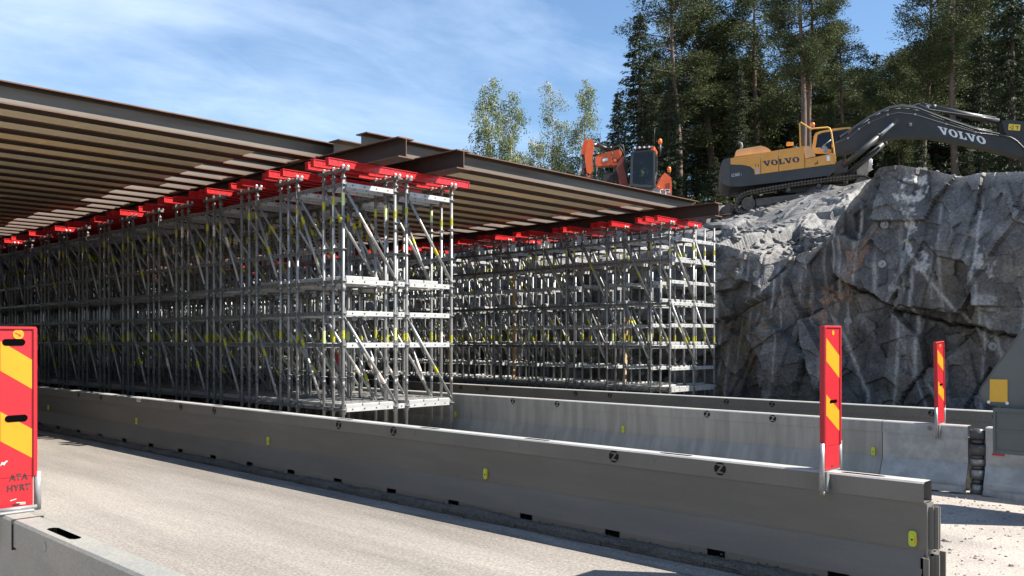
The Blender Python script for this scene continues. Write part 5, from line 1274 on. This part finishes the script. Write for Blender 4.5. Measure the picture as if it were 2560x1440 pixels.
# foremost trees, one by one
g1='conifers standing at the forest edge'
for a in (('s1',1600,28,49,'narrow tall spruce at the left end of the forest, its tip alone against the sky',1.45),
          ('s2',1545,225,50.5,'shorter spruce leaning out over the birches at the forest edge',1.35),('s4',1640,120,53,'spruce close behind the leftmost narrow one',1.35),
          ('p1',1700,-70,52,'tall pine right of the leftmost spruce, its crown cut by the top edge',1.25),
          ('p4',1790,-25,55,'bushy pine between the orange excavator and the yellow one',1.4),
          ('s3',1672,190,47,'mid height spruce behind the orange cab',1.35),
          ('s2',1850,150,50,'dark spruce rising behind the tail of the yellow excavator',.9),
          ('p2',1905,-60,54,'broad pine left of the bare twin stems, dense dark crown',1.1),
          ('p3',2008,-160,46,'tall pine with a bare reddish stem rising behind the yellow cab handrail',1.0),
          ('p3',2023,-120,46.6,'second bare stem of the close pair behind the yellow cab, right one',.95),
          ('p2',2120,70,51,'pine with a wide airy crown right of the twin stems',1.15),
          ('s2',2075,250,50,'dark spruce behind the boom foot of the yellow excavator',.95),
          ('s4',2200,300,52,'slim spruce below the gap of sky',.85),
          ('p4',2255,150,55,'pine at the right side of the sky gap',1.0),
          ('p1',2305,-90,50,'tall pine above the boom knee, crown cut by the top edge',1.05),
          ('p3',2385,-180,47,'tall pine with a bare straight stem above the boom lettering',1.0),
          ('s2',2450,40,52,'dense dark spruce above the yellow warning label',1.0),
          ('s1',2530,-160,46,'tallest dark spruce at the right edge of the picture',1.15),
          ('s3',2300,300,49,'low spruce seen beneath the boom, right of its knee',1.0),
          ('s1',2420,330,50,'low spruce beneath the boom lettering',1.0)):
    tree(a[0],a[1],a[2],a[3],a[4],'pine_tree' if a[0][0]=='p' else 'spruce_tree','tree',g1,wide=a[5])
# rows behind them
g2='conifers deeper in the forest'
k=0
for D,lo,hi,n,t0,t1 in ((57,1640,2640,15,60,240),(64,1600,2700,17,40,230),(73,1570,2760,18,90,260)):
    for i in range(n):
        px=lo+(hi-lo)*(i+rt.uniform(.15,.85))/n
        if 2150<px<2225 and D<70: pt=rt.uniform(270,330)
        elif px<1680: pt=rt.uniform(230,330)
        else: pt=rt.uniform(t0,t1)-(90 if px>2280 else 0)
        kd=rt.choice(('s1','s2','s3','s4','p4','p2'))
        tree(kd,px,pt,D,'dark conifer deeper in the forest, behind the foremost row','conifer_tree','tree',g2,wide=rt.uniform(1.2,1.6))
g3='young low conifers under the forest edge'
for i in range(16):
    px=1560+1040*(i+rt.random())/16
    tree(rt.choice(('s1','s3')),px,rt.uniform(330,420) if px<2200 else rt.uniform(340,400),rt.uniform(45,56),'low young spruce in the shade of the forest edge','spruce_tree','tree',g3,wide=2.0)
# birches in fresh leaf
g4='birches behind the deck'
for a in (('b1',1222,196,60,'birch in fresh leaf, leftmost, its top split in two',.95),('b1',1275,232,60.5,'shorter birch leaning against the leftmost one',.95),('b2',1378,208,61,'thin see-through birch in the middle of the group',.9),('b3',1458,200,60,'fuller green birch nearest to the spruces',.9),
          ('b4',1335,340,58,'small dark young tree between the birches',.7),('b4',1410,375,57,'low leafy shrub-like birch above the deck edge, right of the small dark one',1.2),('b4',1290,385,58,'low leafy birch under the leftmost tall birch',1.3),('b4',1500,330,57,'bushy young birch behind the raised orange arm',1.0),('b4',1372,350,60,'young birch in front of the thin see-through one',1.0),('b4',1235,375,60,'lowest leafy crown left of the deck end tops',1.0)):
    tree(a[0],a[1],a[2],a[3],a[4],'birch_tree','tree',g4,wide=a[5],base=4.6)
# undergrowth along the forest edge (uncountable)
lv=Leaves(); rb2=random.Random(31)
for i in range(420):
    px=rb2.uniform(1180,2640); D=rb2.uniform(44,60); p=P(px,500,D); zb=float(zp_(p.x,p.y))-.2 if px>1500 else 4.8; R2=rb2.uniform(.5,1.3)
    for k in range(46):
        o=Vector((rb2.gauss(0,.5)*R2,rb2.gauss(0,.5)*R2,abs(rb2.gauss(0,.7))*R2)); lv.tri(Vector((p.x,p.y,zb))+o,Vector((rb2.gauss(0,1),rb2.gauss(0,1),rb2.gauss(.4,.8))).normalized(),rb2.uniform(.2,.4),rb2.uniform(.06,.13),rb2)
tag(link('undergrowth',lv.mesh('undergrowth',M['bush'])),kind='stuff')
